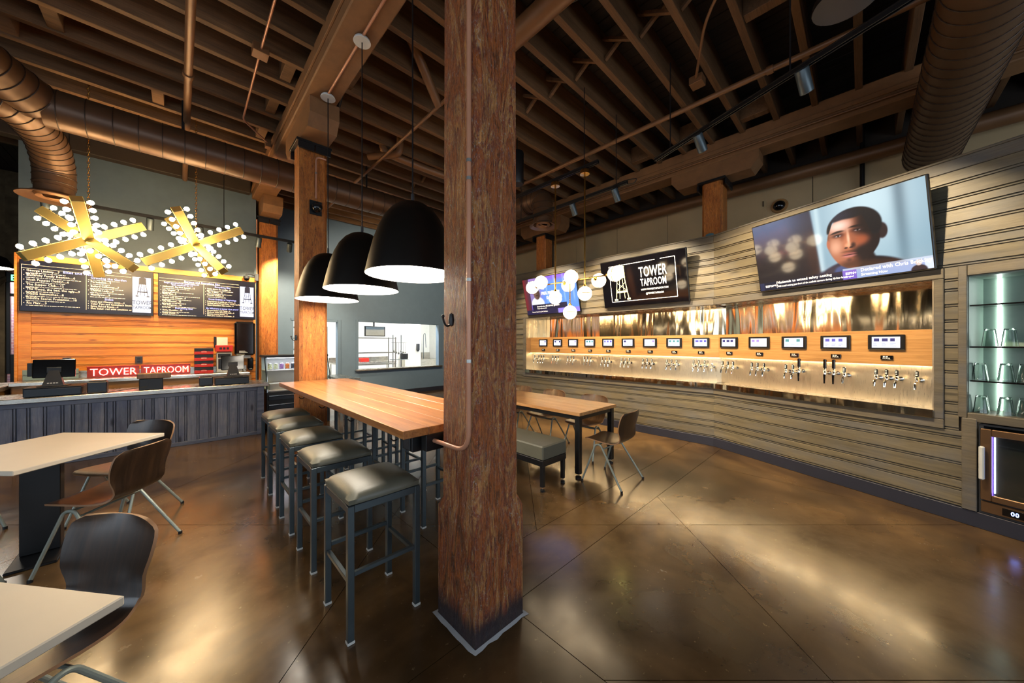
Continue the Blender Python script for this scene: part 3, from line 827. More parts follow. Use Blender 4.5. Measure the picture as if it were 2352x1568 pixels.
def diffuser(x, y, z, r, label):
    t = thing('round_diffuser', label, 'diffuser', (x, y, z), 0, 'round air diffusers')
    MB().lathe([(0.165, 0.135), (0.165, 0.04), (0.19, 0.02), (r, 0.0), (r, -0.012), (r * 0.72, 0.018), (r * 0.66, 0.05)], 32).build('outer_cone', M['duct'], t)
    MB().lathe([(r * 0.55, 0.03), (r * 0.5, 0.0), (r * 0.34, 0.03)], 28).build('middle_cone', M['pipe'], t)
    v = MB(); v.m = Matrix.Rotation(0.5, 4, 'X'); v.lathe([(r * 0.30, 0.02), (r * 0.24, 0.0), (0.001, 0.012)], 24)
    v.build('damper_plate', M['pipe'], t)
diffuser(-1.14, 7.2, 3.378, 0.30, 'round brown air diffuser at the end of the upper-left duct drop')
diffuser(4.6, 3.94, 3.60, 0.235, 'round brown air diffuser beside the foreground post above the globe lights')
# ---- pipes under the joists
def pipe(label, pts, r, mat='pipe', rad=0.08, name='ceiling_pipe', couplings=()):
    t = thing(name, label, 'pipe', (0, 0, 0), 0, 'pipes and conduits under the ceiling')
    MB().tube(rounded(pts, rad) if len(pts) > 2 else pts, r, 12).build('pipe_run', M[mat], t)
    for c in couplings:
        c = Vector(c); d = (Vector(pts[1]) - Vector(pts[0])).normalized()
        MB().tube([c - d * 0.03, c + d * 0.03], r * 1.35, 12).build('coupling', M[mat], t)
    return t
pipe('straight brown pipe overhead at left running toward the menu wall', [(0.07, 0.2, 4.44), (0.07, 8.40, 4.44)], 0.036, couplings=[(0.07, 5.1, 4.44), (0.07, 3.2, 4.44)])
pipe('thin brown conduit looping from a box above the long duct', [(0.62, 2.6, 4.64), (0.62, 4.6, 4.64), (0.62, 5.9, 4.58), (0.98, 6.3, 4.56)], 0.011, 'conduit', couplings=[(0.62, 3.5, 4.64)])
tag(MB().cbox((0.55, 4.42, 4.60), (0.69, 4.56, 4.69), 0.004).build('junction_box', M['pipe']), 'brown junction box under the left joists', 'junction box')
tag(MB().cbox((0.93, 6.26, 4.50), (1.0, 6.36, 4.60), 0.004).build('junction_box', M['pipe']), 'small brown junction box beside the beam above the duct', 'junction box')
pipe('thin bent conduit beside the beam behind the duct', [(0.30, 7.0, 4.3), (0.30, 7.0, 4.62), (0.98, 6.9, 4.62)], 0.012, 'conduit')
pipe('slim brown pipe running over the bar table past the post', [(2.33, 2.0, 4.5), (2.33, 8.2, 4.5)], 0.022)
pipe('fat brown pipe at the top right of the foreground post', [(2.36, -1.5, 4.54), (2.36, 2.6, 4.54)], 0.10, couplings=[(2.36, 1.6, 4.54)])
pipe('slanting grey-brown pipe beside the foreground post', [(1.72, 3.42, 4.96), (2.33, 3.70, 4.5)], 0.055)
pipe('brown drain pipe with a bent lower leg above the pendants', [(3.35, 4.9, 4.98), (3.35, 4.9, 4.35), (3.75, 4.75, 3.92), (4.3, 4.6, 3.86)], 0.06, rad=0.1)
pipe('short brown drain stub hanging between the joists', [(2.35, 5.4, 4.98), (2.35, 5.4, 4.62), (3.0, 5.2, 4.5), (3.35, 5.1, 4.46)], 0.06, rad=0.1)
pipe('second short drain stub beside the bent drain pipe', [(2.55, 5.2, 4.98), (2.55, 5.2, 4.58), (2.2, 5.6, 4.56)], 0.055, rad=0.1)
pipe('long brown sprinkler pipe over the globe chandelier', [(4.6, -3.0, 4.50), (4.6, 9.5, 4.50)], 0.032, couplings=[(4.6, 0.7, 4.50)])
pipe('thin conduit above the track lights with a hooked end', [(3.05, -2.5, 4.66), (3.05, 0.55, 4.66), (3.6, 1.05, 4.62), (4.3, 1.35, 4.6)], 0.014, 'pipe', 0.2)
tag(MB().cbox((4.28, 1.28, 4.55), (4.42, 1.42, 4.64), 0.004).build('junction_box', M['pipe']), 'brown junction box above the right track lights', 'junction box')
pipe('taut dark cable crossing below the right joists', [(2.2, 2.9, 4.62), (3.35, -0.6, 4.62)], 0.006, 'black', name='ceiling_cable')
pipe('bundle of black cables clipped along the beam', [(1.42, -1.0, 4.66), (1.42, 4.4, 4.6), (1.42, 4.8, 4.3)], 0.022, 'black', name='ceiling_cable')
pipe('brown conduit along the back beam', [(6.04, -3, 4.46), (6.04, 8.5, 4.46)], 0.014, 'pipe')
pipe('fat brown pipe along the top of the cream wall', [(7.55, -3.5, 4.42), (7.55, 9.2, 4.42)], 0.11)
pipe('dark wall cable running down the cream wall', [(7.74, 0.0, 5.0), (7.74, 0.0, 2.6)], 0.03, 'black', name='wall_cable')
pipe('twin copper conduit feeding the pendants along the beam underside', [(1.222, 1.9, 4.385), (1.222, 4.3, 4.385)], 0.012, 'conduit')
# ================================================================== TAP WALL FITTINGS
st = thing('tap_station', 'long stainless self-pour tap recess with oak screen band set in the boarded wall', 'tap station', (*BEND, 0))
def st_part(name, mb, mat, run):
    return mb.build(name, mat, st, (0, 0, 0), (0, 0, ANG_A if run == 0 else ANG_B))
for run, (xa, xb) in enumerate(((-3.842, 0.0), (0.0, 2.162))):
    def ends(d):   # mitre at the bend, square at the jamb
        return (xa, xb + d * TK) if run == 0 else (xa - d * TK, xb)
    a, b = ends(0.36)
    st_part('upper_back_panel', MB().box((a, 0.36, 1.62), (b, 0.375, RZ1)), M['steelmirror'], run)
    a, b = ends(0.22)
    st_part('lower_back_panel', MB().box((a, 0.22, 0.92), (b, 0.235, 1.32)), M['steelback'], run)
    a, b = ends(0.145)
    st_part('oak_band', MB().cbox((a, 0.145, 1.315), (b, 0.165, 1.66), 0.002), M['oakband'], run)
    a, b = ends(0.16)
    st_part('band_shelf', MB().box((a, 0.166, 1.64), (b, 0.359, 1.66)), M['steel'], run)
    st_part('light_housing', MB().box((a, 0.166, 1.33), (b, 0.219, 1.345)), M['steel'], run)
    st_part('light_strip', MB().box((a + 0.02, 0.178, 1.322), (b - 0.02, 0.204, 1.329)), M['led'], run)
    a, b = ends(0.0)
    st_part('drip_tray', MB().cbox((a, -0.02, 0.915), (b, 0.219, 0.93), 0.002), M['steel'], run)
    st_part('tray_apron', MB().cbox((a, -0.034, 0.862), (b, -0.021, 0.935), 0.002), M['steelmirror'], run)
    st_part('recess_ceiling', MB().box((a, 0.02, RZ1 - 0.002), (b, 0.359, RZ1 + 0.01)), M['steel'], run)
    slot = MB().box((-0.02, 0.03, 0.9301), (0.02, 0.036, 0.9308)).mesh('drain_slot')
    xs = a + 0.15
    while xs < b - 0.1:
        link('drain_slot', slot, M['black'], st, Vector((math.cos(ANG_A if run == 0 else ANG_B), math.sin(ANG_A if run == 0 else ANG_B), 0)) * xs, (0, 0, ANG_A if run == 0 else ANG_B)); xs += 0.2
st_part('end_panel', MB().box((-3.842, 0.0, 0.93), (-3.83, 0.375, RZ1)), M['steelback'], 0)
st_part('end_panel', MB().box((2.15, 0.0, 0.93), (2.162, 0.375, RZ1)), M['steelback'], 1)

def on_run(run, x, y, z):
    a = ANG_A if run == 0 else ANG_B
    return (BEND[0] + math.cos(a) * x - math.sin(a) * y, BEND[1] + math.sin(a) * x + math.cos(a) * y, z), a

# screens and card readers
scr_x = [(0, -3.437 + 0.4023 * i) for i in range(9)] + [(1, v) for v in (0.135, 0.56, 0.975, 1.385, 1.797)]
sp = None
for i, (run, x) in enumerate(scr_x):
    loc, a = on_run(run, x, 0.145, 1.54)
    t = thing('tap_screen', '%s small black-framed pour screen from the left on the oak band' % ORD[i], 'screen', loc, a, 'pour screens on the oak band')
    w = 0.122 if run == 0 else 0.135
    MB().cbox((-w, -0.022, -0.076), (w, -0.0005, 0.076), 0.005).build('frame', M['bezel'], t)
    p = MB().box((-w + 0.034, -0.0235, -0.055), (w - 0.03, -0.0225, 0.055)).build('display', M['scr_white'], t, smooth=False)
    q = MB(); rr = random.Random(i)
    for kx in range(3):
        if rr.random() < 0.75:
            x0 = -w + 0.05 + kx * 0.06
            q.box((x0, -0.0242, 0.008), (x0 + 0.03 + 0.015 * rr.random(), -0.0236, 0.04))
    for r2 in range(3):
        z0 = -0.012 - 0.013 * r2
        for kx in range(3):
            q.box((-w + 0.045 + kx * 0.062, -0.0242, z0), (-w + 0.045 + kx * 0.062 + 0.02 + 0.03 * rr.random(), -0.0236, z0 + 0.0035))
    o = q.build('screen_print', glow('screen_print_%d' % i, [(70, 70, 150), (40, 40, 90), (110, 100, 170), (60, 110, 120)][i % 4], 0.35), t, smooth=False)
    o['kind'] = 'stuff'
    loc, a = on_run(run, x + 0.005, 0.145, 1.385)
    t = thing('card_reader', 'black card reader plate below the %s pour screen from the left' % ORD[i], 'card reader', loc, a, 'card readers under the pour screens')
    MB().cbox((-0.046, -0.014, -0.021), (0.046, -0.0005, 0.021), 0.004).build('plate', M['black_gloss'], t)
    q = MB(); text_into(q, 'POUR', 0.02, -0.028, -0.014, zoff=-0.0146, bold=0.01); q.box((-0.026, -0.0148, 0.004), (-0.012, -0.0142, 0.014)); q.box((-0.006, -0.0148, 0.004), (0.01, -0.0142, 0.014))
    o = q.build('print', M['txt_print'], t, smooth=False)

# taps
def make_tap(kind):
    t = thing('beer_tap', 'x', 'tap', (0, 0, 0), 0, 'beer taps in the stainless recess')
    MB().tube([(0, 0, 0), (0, -0.008, 0)], 0.022, 14).build('flange', M['chrome'], t)
    MB().tube([(0, -0.004, 0), (0, -0.085, 0)], 0.0105, 10).build('shank', M['chrome'], t)
    MB().lathe([(0.006, -0.028), (0.016, -0.022), (0.017, 0.014), (0.011, 0.024), (0.006, 0.034)], 12, (0, -0.088, 0), cap0=True, cap1=True).build('tap_body', M['chrome'], t)
    if kind == 'tall':
        MB().lathe([(0.007, -0.12), (0.009, -0.07), (0.011, -0.02)], 10, (0, -0.1, 0), cap0=True).build('nozzle', M['black_gloss'], t)
        MB().cbox((-0.014, -0.1, 0.05), (0.014, -0.076, 0.155), 0.006).build('handle', M['black_gloss'], t)
        MB().lathe([(0.006, 0.03), (0.012, 0.04), (0.008, 0.052)], 10, (0, -0.088, 0)).build('ferrule', M['chrome'], t)
    elif kind == 'spout':
        MB().tube(rounded([(0, -0.09, -0.01), (0, -0.125, -0.02), (0, -0.13, -0.07)], 0.03), 0.012, 10).build('spout', M['chrome'], t)
        MB().sphere((0, -0.09, 0.03), 0.016, 12, 8).build('knob', M['chrome'], t)
    else:
        MB().tube(rounded([(0, -0.092, -0.012), (0, -0.116, -0.03), (0, -0.126, -0.085)], 0.03), [0.012] * 7 + [0.0105], 10).build('spout', M['chrome'], t)
        MB().cbox((-0.0125, -0.1, 0.034), (0.0125, -0.078, 0.092), 0.005).build('handle', M['black_gloss'], t)
        q = MB()
        for zz in (0.045, 0.06, 0.075): q.box((-0.007, -0.1008, zz), (0.007, -0.1003, zz + 0.008))
        q.build('number_print', M['txt_print'], t, smooth=False)
    return t
TAPS = [(0, g) for g in ([-3.692, -3.566, -3.49, -3.422], [-3.162, -3.093, -3.018], [-2.766, -2.691, -2.616], [-2.359, -2.286, -2.21], [-1.955, -1.88, -1.805], [-1.55, -1.477, -1.4], [-1.145, -1.069, -0.991], [-0.735, -0.66, -0.581], [-0.321, -0.247, -0.163, -0.058])] + \
       [(1, g) for g in ([0.042, 0.12, 0.203], [0.468, 0.543, 0.627], [0.889, 0.967, 1.033], [1.292, 1.373, 1.467], [1.725, 1.803, 1.876, 2.012])]
proto = {}
for gi, (run, g) in enumerate(TAPS):
    for ti, x in enumerate(g):
        kind = 'tall' if (gi, ti) in ((11, 2), (12, 0), (12, 1)) else 'spout' if (gi, ti) == (8, 3) else 'std'
        loc, a = on_run(run, x, 0.2185, 1.175 if kind != 'tall' else 1.19)
        look = {'tall': 'tall black-nozzled chrome tap', 'spout': 'short chrome spout without handle', 'std': 'chrome tap with black handle'}[kind]
        lab = '%s, %s of %d under the %s pour screen from left' % (look, ORD[ti], len(g), ORD[gi])
        if kind not in proto:
            t = make_tap(kind); proto[kind] = t; t.location = loc; t.rotation_euler = (0, 0, a); t['label'] = lab
        else: dup(proto[kind], loc, a, lab)

# televisions
def tv(name, label, run, x0, x1, zb, h, tilt):
    loc, a = on_run(run, (x0 + x1) / 2, -0.07, zb)
    t = thing(name, label, 'television', loc, a, 'televisions on the boarded wall')
    w = (x1 - x0) / 2
    R = Matrix.Rotation(tilt, 4, 'X')
    mb = MB(); mb.m = R; mb.cbox((-w, 0.0, 0), (w, 0.045, h), 0.006); mb.build('case', M['bezel'], t)
    ar = MB(); ar.tube([(0, 0.04, 0.2), (0, 0.068, 0.2)], 0.03, 8); ar.tube([(0, -0.02, h * 0.75), (0, 0.068, h * 0.62)], 0.02, 8)
    MB().cbox((-0.25, 0.055, 0.15), (0.25, 0.069, h * 0.7), 0.004).build('wall_bracket', M['black'], t)
    for sx in (-0.15, 0.15):
        MB().tube([(sx, 0.06, h * 0.66), (sx, 0.04 - math.sin(tilt) * h * 0.7, h * 0.7)], 0.014, 8).build('bracket_arm', M['black'], t)
    return t, w, R
def pic_grid(t, R, w, h, nx, ny, fn, name='display', pad=0.012):
    me = bpy.data.meshes.new(name); vs = []; cols = []; fs = []
    for j in range(ny + 1):
        for i in range(nx + 1):
            u, v = i / nx, j / ny
            vs.append(tuple(R @ Vector((-w + pad + (2 * w - 2 * pad) * u, -0.0012, pad + (h - 2 * pad) * v))))
            cols.append((*lin(fn(u, v)), 1.0))
    for j in range(ny):
        for i in range(nx):
            k = j * (nx + 1) + i; fs.append((k, k + 1, k + nx + 2, k + nx + 1))
    me.from_pydata(vs, [], fs)
    at = me.color_attributes.new('pic', 'FLOAT_COLOR', 'POINT')
    at.data.foreach_set('color', [c for q in cols for c in q])
    me.update()
    return link(name, me, M['pic'], t)
def sm(a, b, x):
    t = max(0.0, min(1.0, (x - a) / (b - a))); return t * t * (3 - 2 * t)
def mixc(a, b, t): return tuple(x + (y - x) * t for x, y in zip(a, b))
def ell(u, v, cu, cv, ru, rv, soft=0.1):
    d = math.hypot((u - cu) / ru, (v - cv) / rv); return 1 - sm(1 - soft, 1 + soft, d)

def portrait(u, v):
    # left: dim room; right: pale blurred backdrop; a man's head and dark sweater between
    left = mixc(mixc((30, 22, 24), (78, 92, 124), sm(0.35, 0.95, v)), (22, 18, 24), sm(0.2, 0.43, u) * 0.6)
    right = mixc((140, 168, 182), (188, 210, 218), 0.5 + 0.5 * math.sin(u * 9 + 1.2))
    right = mixc(right, (84, 104, 116), math.exp(-((u - 0.885) / 0.03) ** 2) * 0.7)
    right = mixc(right, (116, 148, 164), sm(0.9, 0.1, v) * 0.5)
    c = mixc(left, right, sm(0.425, 0.445, u + (v - 0.5) * 0.03))
    c = mixc(c, (206, 226, 230), math.exp(-((u - 0.455) / 0.018) ** 2) * 0.6)
    # shoulders, collar and neck
    sh = max(ell(u, v, 0.665, -0.16, 0.30, 0.42, 0.04), ell(u, v, 0.50, -0.10, 0.16, 0.26, 0.1))
    c = mixc(c, mixc((30, 36, 56), (14, 12, 18), sm(0.52, 0.72, u)), sh)
    nk = ell(u, v, 0.66, 0.20, 0.092, 0.20, 0.1)
    c = mixc(c, mixc((132, 88, 92), (20, 12, 14), sm(0.585, 0.685, u)), nk)
    c = mixc(c, (44, 74, 124), ell(u, v, 0.575, 0.115, 0.05, 0.075, 0.25))
    c = mixc(c, (150, 160, 172), ell(u, v, 0.795, 0.53, 0.030, 0.10, 0.12) * 0.35)
    c = mixc(c, (42, 28, 28), ell(u, v, 0.793, 0.53, 0.027, 0.092, 0.15))
    # head: wide brow, narrower jaw
    ru = 0.140 * (0.83 + 0.17 * sm(0.13, 0.45, v)) * (1 - 0.05 * sm(0.7, 0.85, v))
    fc = ell(u, v, 0.642 - 0.012 * sm(0.4, 0.15, v), 0.49, ru, 0.355, 0.035)
    edge = 0.655 + 0.03 * (v - 0.4) + 0.05 * math.exp(-((v - 0.47) / 0.07) ** 2) - 0.025 * math.exp(-((v - 0.33) / 0.05) ** 2)
    lit = sm(edge + 0.045, edge - 0.035, u)
    skin = mixc((26, 13, 11), (154, 86, 56), lit)
    skin = mixc(skin, (104, 58, 40), sm(0.53, 0.505, u) * lit * 0.7)
    hi = lambda cu, cv, a, b, k, col: mixc(skin, col, ell(u, v, cu, cv, a, b, 0.95) * k * lit)
    skin = hi(0.575, 0.70, 0.065, 0.075, 0.95, (255, 214, 198))
    skin = hi(0.548, 0.44, 0.038, 0.10, 0.75, (246, 186, 152))
    skin = hi(0.612, 0.47, 0.020, 0.09, 0.55, (226, 140, 98))
    skin = hi(0.575, 0.27, 0.05, 0.05, 0.35, (214, 140, 108))
    skin = mixc(skin, (168, 82, 46), ell(u, v, 0.695, 0.475, 0.030, 0.060, 0.9) * 0.75)
    skin = mixc(skin, (120, 56, 34), ell(u, v, 0.588, 0.57, 0.012, 0.05, 0.9) * 0.5)
    # nose: lit ridge, dark wing and nostrils
    skin = mixc(skin, (255, 206, 170), ell(u, v, 0.622, 0.52, 0.007, 0.085, 0.9) * 0.8)
    skin = mixc(skin, (250, 176, 132), ell(u, v, 0.618, 0.435, 0.016, 0.026, 0.9) * 0.8)
    skin = mixc(skin, (34, 16, 12), ell(u, v, 0.644, 0.425, 0.012, 0.03, 0.8) * 0.8)
    skin = mixc(skin, (30, 14, 12), max(ell(u, v, 0.604, 0.405, 0.009, 0.010, 0.6), ell(u, v, 0.632, 0.403, 0.009, 0.010, 0.6)) * 0.85)
    # brows and eyes
    for eu, ev, s in ((0.565, 0.575, 1), (0.672, 0.600, -1)):
        bv = ev + 0.052 + 0.16 * (u - eu) * s - 5.0 * (u - eu) ** 2
        skin = mixc(skin, (22, 13, 11), ell(u, v, eu - 0.002, bv, 0.036, 0.013, 0.5) * 0.9)
        skin = mixc(skin, (58, 30, 24), ell(u, v, eu, ev + 0.006, 0.029, 0.024, 0.8) * 0.8)
        skin = mixc(skin, (206, 190, 190), ell(u, v, eu + 0.003, ev - 0.002, 0.016, 0.0085, 0.4) * (0.85 if s > 0 else 0.6))
        skin = mixc(skin, (12, 8, 8), ell(u, v, eu + 0.004, ev - 0.001, 0.0062, 0.0105, 0.3))
        skin = mixc(skin, (18, 10, 9), ell(u, v, eu + 0.002, ev + 0.010, 0.020, 0.0045, 0.5) * 0.9)
    # mouth, stubble
    skin = mixc(skin, (176, 96, 90), ell(u, v, 0.618, 0.325, 0.036, 0.012, 0.5) * 0.8)
    skin = mixc(skin, (202, 122, 116), ell(u, v, 0.616, 0.298, 0.034, 0.016, 0.6) * 0.85)
    skin = mixc(skin, (44, 18, 17), ell(u, v, 0.618, 0.313, 0.040, 0.0045, 0.5) * 0.95)
    skin = mixc(skin, (58, 36, 30), ell(u, v, 0.615, 0.358, 0.032, 0.009, 0.9) * 0.45)
    skin = mixc(skin, (40, 24, 22), ell(u, v, 0.615, 0.185, 0.055, 0.05, 0.9) * 0.7)
    skin = mixc(skin, (66, 40, 34), ell(u, v, 0.615, 0.248, 0.012, 0.02, 0.9) * 0.6)
    c = mixc(c, skin, fc)
    # ear on the lit side
    c = mixc(c, (190, 104, 70), ell(u, v, 0.507, 0.49, 0.010, 0.055, 0.3) * 0.8)
    # close-cropped hair
    hl = 0.765 - 0.004 * math.sin(u * 60) - 0.14 * sm(0.548, 0.512, u) - 0.26 * sm(0.70, 0.755, u)
    hair = ell(u, v, 0.652, 0.64, 0.146, 0.245, 0.04) * sm(hl - 0.014, hl + 0.014, v)
    tex = 0.5 + 0.5 * math.sin(u * 420) * math.sin(v * 260)
    c = mixc(c, mixc((13, 12, 16), (46, 46, 62), ell(u, v, 0.575, 0.82, 0.07, 0.07, 0.95) * (0.5 + 0.5 * tex)), hair)
    # lower bars
    if v < 0.115:
        c = (22, 24, 44) if u < 0.57 else (120, 96, 190) if u < 0.645 else (150, 168, 206)
        if u > 0.965: c = (206, 216, 232)
        if u < 0.035: c = (40, 44, 74)
        hd = max(ell(u, v, 0.94, 0.085, 0.014, 0.035, 0.1), 0)
        if u > 0.9: c = mixc(mixc(c, (30, 30, 40), ell(u, v, 0.94, 0.0, 0.035, 0.06, 0.1)), (214, 196, 188), hd)
    elif v < 0.14 and u > 0.57: c = mixc(c, (200, 210, 230), 0.8)
    return c
TVH = 0.825
t, w, R = tv('television', 'largest-looking television at right showing a close-up of a man', 1, 0.708, 2.197, 2.185, TVH, math.radians(12))
d = pic_grid(t, R, w, TVH, 300, 168, portrait)
q = MB(); q.m = R
text_into(q, 'Nationals to extend safety netting', 0.040, -w + 0.215, 0.075, zoff=-0.002, xs=0.9, bold=0.012)
text_into(q, 'Will install netting just short of the outfield corners during All-Star break', 0.030, -w + 0.215, 0.032, zoff=-0.002, xs=0.75)
text_into(q, 'Declared with Chris Brickley', 0.046, -w + 0.99, 0.075, zoff=-0.002, xs=0.82, bold=0.012)
text_into(q, 'Streaming Now', 0.034, -w + 0.99, 0.032, zoff=-0.002, xs=0.9)
text_into(q, 'ESPN', 0.036, -w + 0.075, 0.045, zoff=-0.002, bold=0.02); text_into(q, 'MLB', 0.028, -w + 0.165, 0.05, zoff=-0.002)
text_into(q, 'ESPN+', 0.034, -w + 0.868, 0.06, zoff=-0.002, xs=0.85, bold=0.015); text_into(q, 'Original', 0.02, -w + 0.868, 0.034, zoff=-0.002)
q.box((-w + 0.205, -0.0022, 0.025), (-w + 0.207, -0.0018, 0.105))
q.build('caption', M['txt_white'], t, smooth=False)['kind'] = 'stuff'

# television with the water tower sign
t, w, R = tv('television', 'middle television showing large white lettering beside a drawn water tower', 0, -1.775, -0.31, 2.17, TVH, math.radians(12))
mb = MB(); mb.m = R; mb.box((-w + 0.012, -0.001, 0.012), (w - 0.012, 0.0, TVH - 0.012)); mb.build('display', M['tv_dark'], t, smooth=False)
q = MB(); q.m = R
def line2(mb, a, b, wd, y=-0.002):
    a = Vector((a[0], 0, a[1])); b = Vector((b[0], 0, b[1])); d = (b - a).normalized(); nn = Vector((-d.z, 0, d.x)) * wd / 2
    mb.add([(*(a - nn).xz, ), ][:0] + [((a - nn).x, y, (a - nn).z), ((b - nn).x, y, (b - nn).z), ((b + nn).x, y, (b + nn).z), ((a + nn).x, y, (a + nn).z)], [(0, 1, 2, 3)])
bx = w - 0.17
for a, b in (((-bx, 0.10), (bx, 0.10)), ((bx, 0.10), (bx, TVH - 0.10)), ((-bx, TVH - 0.10), (bx * 0.45, TVH - 0.10)), ((bx * 0.6, TVH - 0.10), (bx, TVH - 0.10)), ((-bx, 0.10), (-bx, TVH - 0.10))):
    line2(q, a, b, 0.009)
q.build('border_line', M['txt_white'], t, smooth=False)
q = MB(); q.m = R
text_into(q, 'TOWER', 0.235, 0.2, 0.475, 'CENTER', 0.52, 0.012, zoff=-0.002); text_into(q, 'TAPROOM', 0.17, 0.2, 0.325, 'CENTER', 0.50, 0.012, zoff=-0.002)
q.build('title_lettering', M['txt_white'], t, smooth=False)
q = MB(); q.m = R
text_into(q, 'WWW.TOWERTAPROOM.COM', 0.042, 0.21, 0.25, 'CENTER', 0.72, 0.01, zoff=-0.002); text_into(q, '@TOWERTAPROOM', 0.042, 0.21, 0.18, 'CENTER', 0.72, 0.01, zoff=-0.002)
q.build('address_lettering', M['txt_white'], t, smooth=False)
def tower(q, cx, cz, s, y=-0.002):
    """flat drawing of the water tower: tank, roof, gallery, crossed legs, feet"""
    q.add([(cx - 0.13 * s, y, cz + 0.62 * s), (cx + 0.13 * s, y, cz + 0.62 * s), (cx + 0.12 * s, y, cz + 0.93 * s), (cx - 0.12 * s, y, cz + 0.93 * s)], [(0, 1, 2, 3)])
    q.add([(cx - 0.14 * s, y, cz + 0.93 * s), (cx + 0.14 * s, y, cz + 0.93 * s), (cx, y, cz + 1.0 * s)], [(0, 1, 2)])
    for sg in (-1, 1):
        line2(q, (cx + sg * 0.11 * s, cz + 0.62 * s), (cx + sg * 0.19 * s, cz + 0.05 * s), 0.022 * s, y)
        line2(q, (cx + sg * 0.04 * s, cz + 0.62 * s), (cx + sg * 0.08 * s, cz + 0.05 * s), 0.016 * s, y)
        q.add([(cx + sg * 0.19 * s - 0.05 * s, y, cz), (cx + sg * 0.19 * s + 0.05 * s, y, cz), (cx + sg * 0.19 * s + 0.05 * s, y, cz + 0.05 * s), (cx + sg * 0.19 * s - 0.05 * s, y, cz + 0.05 * s)], [(0, 1, 2, 3)])
        line2(q, (cx + sg * 0.13 * s, cz + 0.5 * s), (cx - sg * 0.16 * s, cz + 0.26 * s), 0.012 * s, y)
    line2(q, (cx - 0.17 * s, cz + 0.24 * s), (cx + 0.17 * s, cz + 0.24 * s), 0.05 * s, y)
q = MB(); q.m = R; tower(q, -0.36, 0.12, 0.62); q.build('tower_drawing', M['tv_line'], t, smooth=False)

def studio(u, v):
    c = mixc((120, 100, 226), (98, 150, 240), sm(0.15, 0.5, u))
    c = mixc(c, (140, 92, 236), sm(0.8, 1.0, v))
    for k in range(5):
        c = mixc(c, (176, 206, 255), math.exp(-((u - 0.30 - 0.16 * k) / 0.012) ** 2) * 0.6 * sm(0.2, 0.4, v))
    if u < 0.12: c = mixc((120, 30, 36), (70, 40, 60), sm(0.0, 0.12, u))
    if 0.12 <= u < 0.34 and v > 0.3: c = mixc(c, (150, 130, 150), 0.6)
    hd = ell(u, v, 0.255, 0.56, 0.062, 0.15, 0.1); c = mixc(c, (226, 226, 232), ell(u, v, 0.255, 0.30, 0.13, 0.18, 0.08))
    c = mixc(c, mixc((66, 46, 42), (112, 82, 70), sm(0.30, 0.22, u)), hd)
    c = mixc(c, (40, 28, 28), ell(u, v, 0.255, 0.52, 0.03, 0.012, 0.5))
    c = mixc(c, (236, 238, 246), ell(u, v, 0.255, 0.70, 0.068, 0.05, 0.2))
    if 0.13 < u < 0.80 and 0.13 < v < 0.27: c = (26, 20, 52)
    if v < 0.12: c = (34, 26, 62) if u < 0.62 else (150, 130, 226)
    return c
t, w, R = tv('television', 'leftmost television showing a purple sports studio and a seated man', 0, -3.72, -2.30, 2.15, 0.80, math.radians(14))
pic_grid(t, R, w, 0.80, 120, 68, studio)
q = MB(); q.m = R
text_into(q, 'Robert Parker rejoins the', 0.05, -w + 0.17, 0.70, zoff=-0.002, xs=0.85, bold=0.01)
text_into(q, 'THE', 0.05, -w + 0.5, 0.53, zoff=-0.002); text_into(q, 'PAUL FINEBAUM', 0.085, -w + 0.5, 0.42, zoff=-0.002, xs=0.7, bold=0.02); text_into(q, 'SHOW', 0.08, -w + 0.62, 0.32, zoff=-0.002, xs=0.8, bold=0.02)
text_into(q, 'Contact the show: 855-242-PAUL, @finebaum', 0.042, -w + 0.32, 0.165, zoff=-0.002, xs=0.72, bold=0.01); text_into(q, 'Instagram: @finebaumshow', 0.032, -w + 0.32, 0.125, zoff=-0.002, xs=0.75)
text_into(q, 'Nationals, Capitals Sweep First Task Event', 0.034, -w + 0.16, 0.055, zoff=-0.002, xs=0.75)
q.build('caption', M['txt_white'], t, smooth=False)['kind'] = 'stuff'

# ================================================================== ALCOVE: shelves, tumblers, drinks cooler
def alc(x, y, z): return on_run(1, x, y, z)
for i, z in enumerate((1.842, 1.492, 1.206)):
    loc, a = alc(2.352, 0.03, z)
    o = MB().box((0, 0, 0), (1.08, 0.262, 0.012)).build('glass_shelf', M['black_gloss'], None, loc, (0, 0, a), smooth=False)
    tag(o, '%s dark glass shelf from the top in the lit glassware alcove' % ORD[i], 'shelf', 'alcove shelves')
loc, a = alc(2.352, 0, 0)
t = thing('light_bar', 'vertical cool light bar glowing in the left corner of the glassware alcove', 'light', loc, a)
MB().box((0.075, 0.284, 0.95), (0.092, 0.2999, 2.085)).build('light_tube', M['ledcool'], t, smooth=False)
def tumbler(x, z, y, label):
    loc, a = alc(x, y, z)
    t = thing('pint_glass', label, 'glass', loc, a, 'upturned glasses in the alcove')
    MB().lathe([(0.044, 0.001), (0.030, 0.142), (0.028, 0.145), (0.0005, 0.145), (0.0005, 0.132), (0.026, 0.131), (0.041, 0.001), (0.044, 0.001)], 24).build('glass_wall', M['clear'], t)
gl = {1.505: ((2.425, 0.14), (2.52, 0.15)), 1.219: ((2.385, 0.10), (2.505, 0.14), (2.60, 0.13)), 0.946: ((2.395, 0.09), (2.51, 0.11), (2.60, 0.12))}
rown = {1.505: 'second', 1.219: 'third', 0.946: 'bottom'}
for z, lst in gl.items():
    for i, (x, y) in enumerate(lst):
        tumbler(x, z, y, 'upturned clear pint glass, %s from the left on the %s alcove shelf' % (ORD[i], rown[z]))
loc, a = alc(2.40, 0, 0)
t = thing('beverage_cooler', 'bronze-framed glass-door drinks cooler under the glassware alcove', 'cooler', loc, a)
W = 0.62
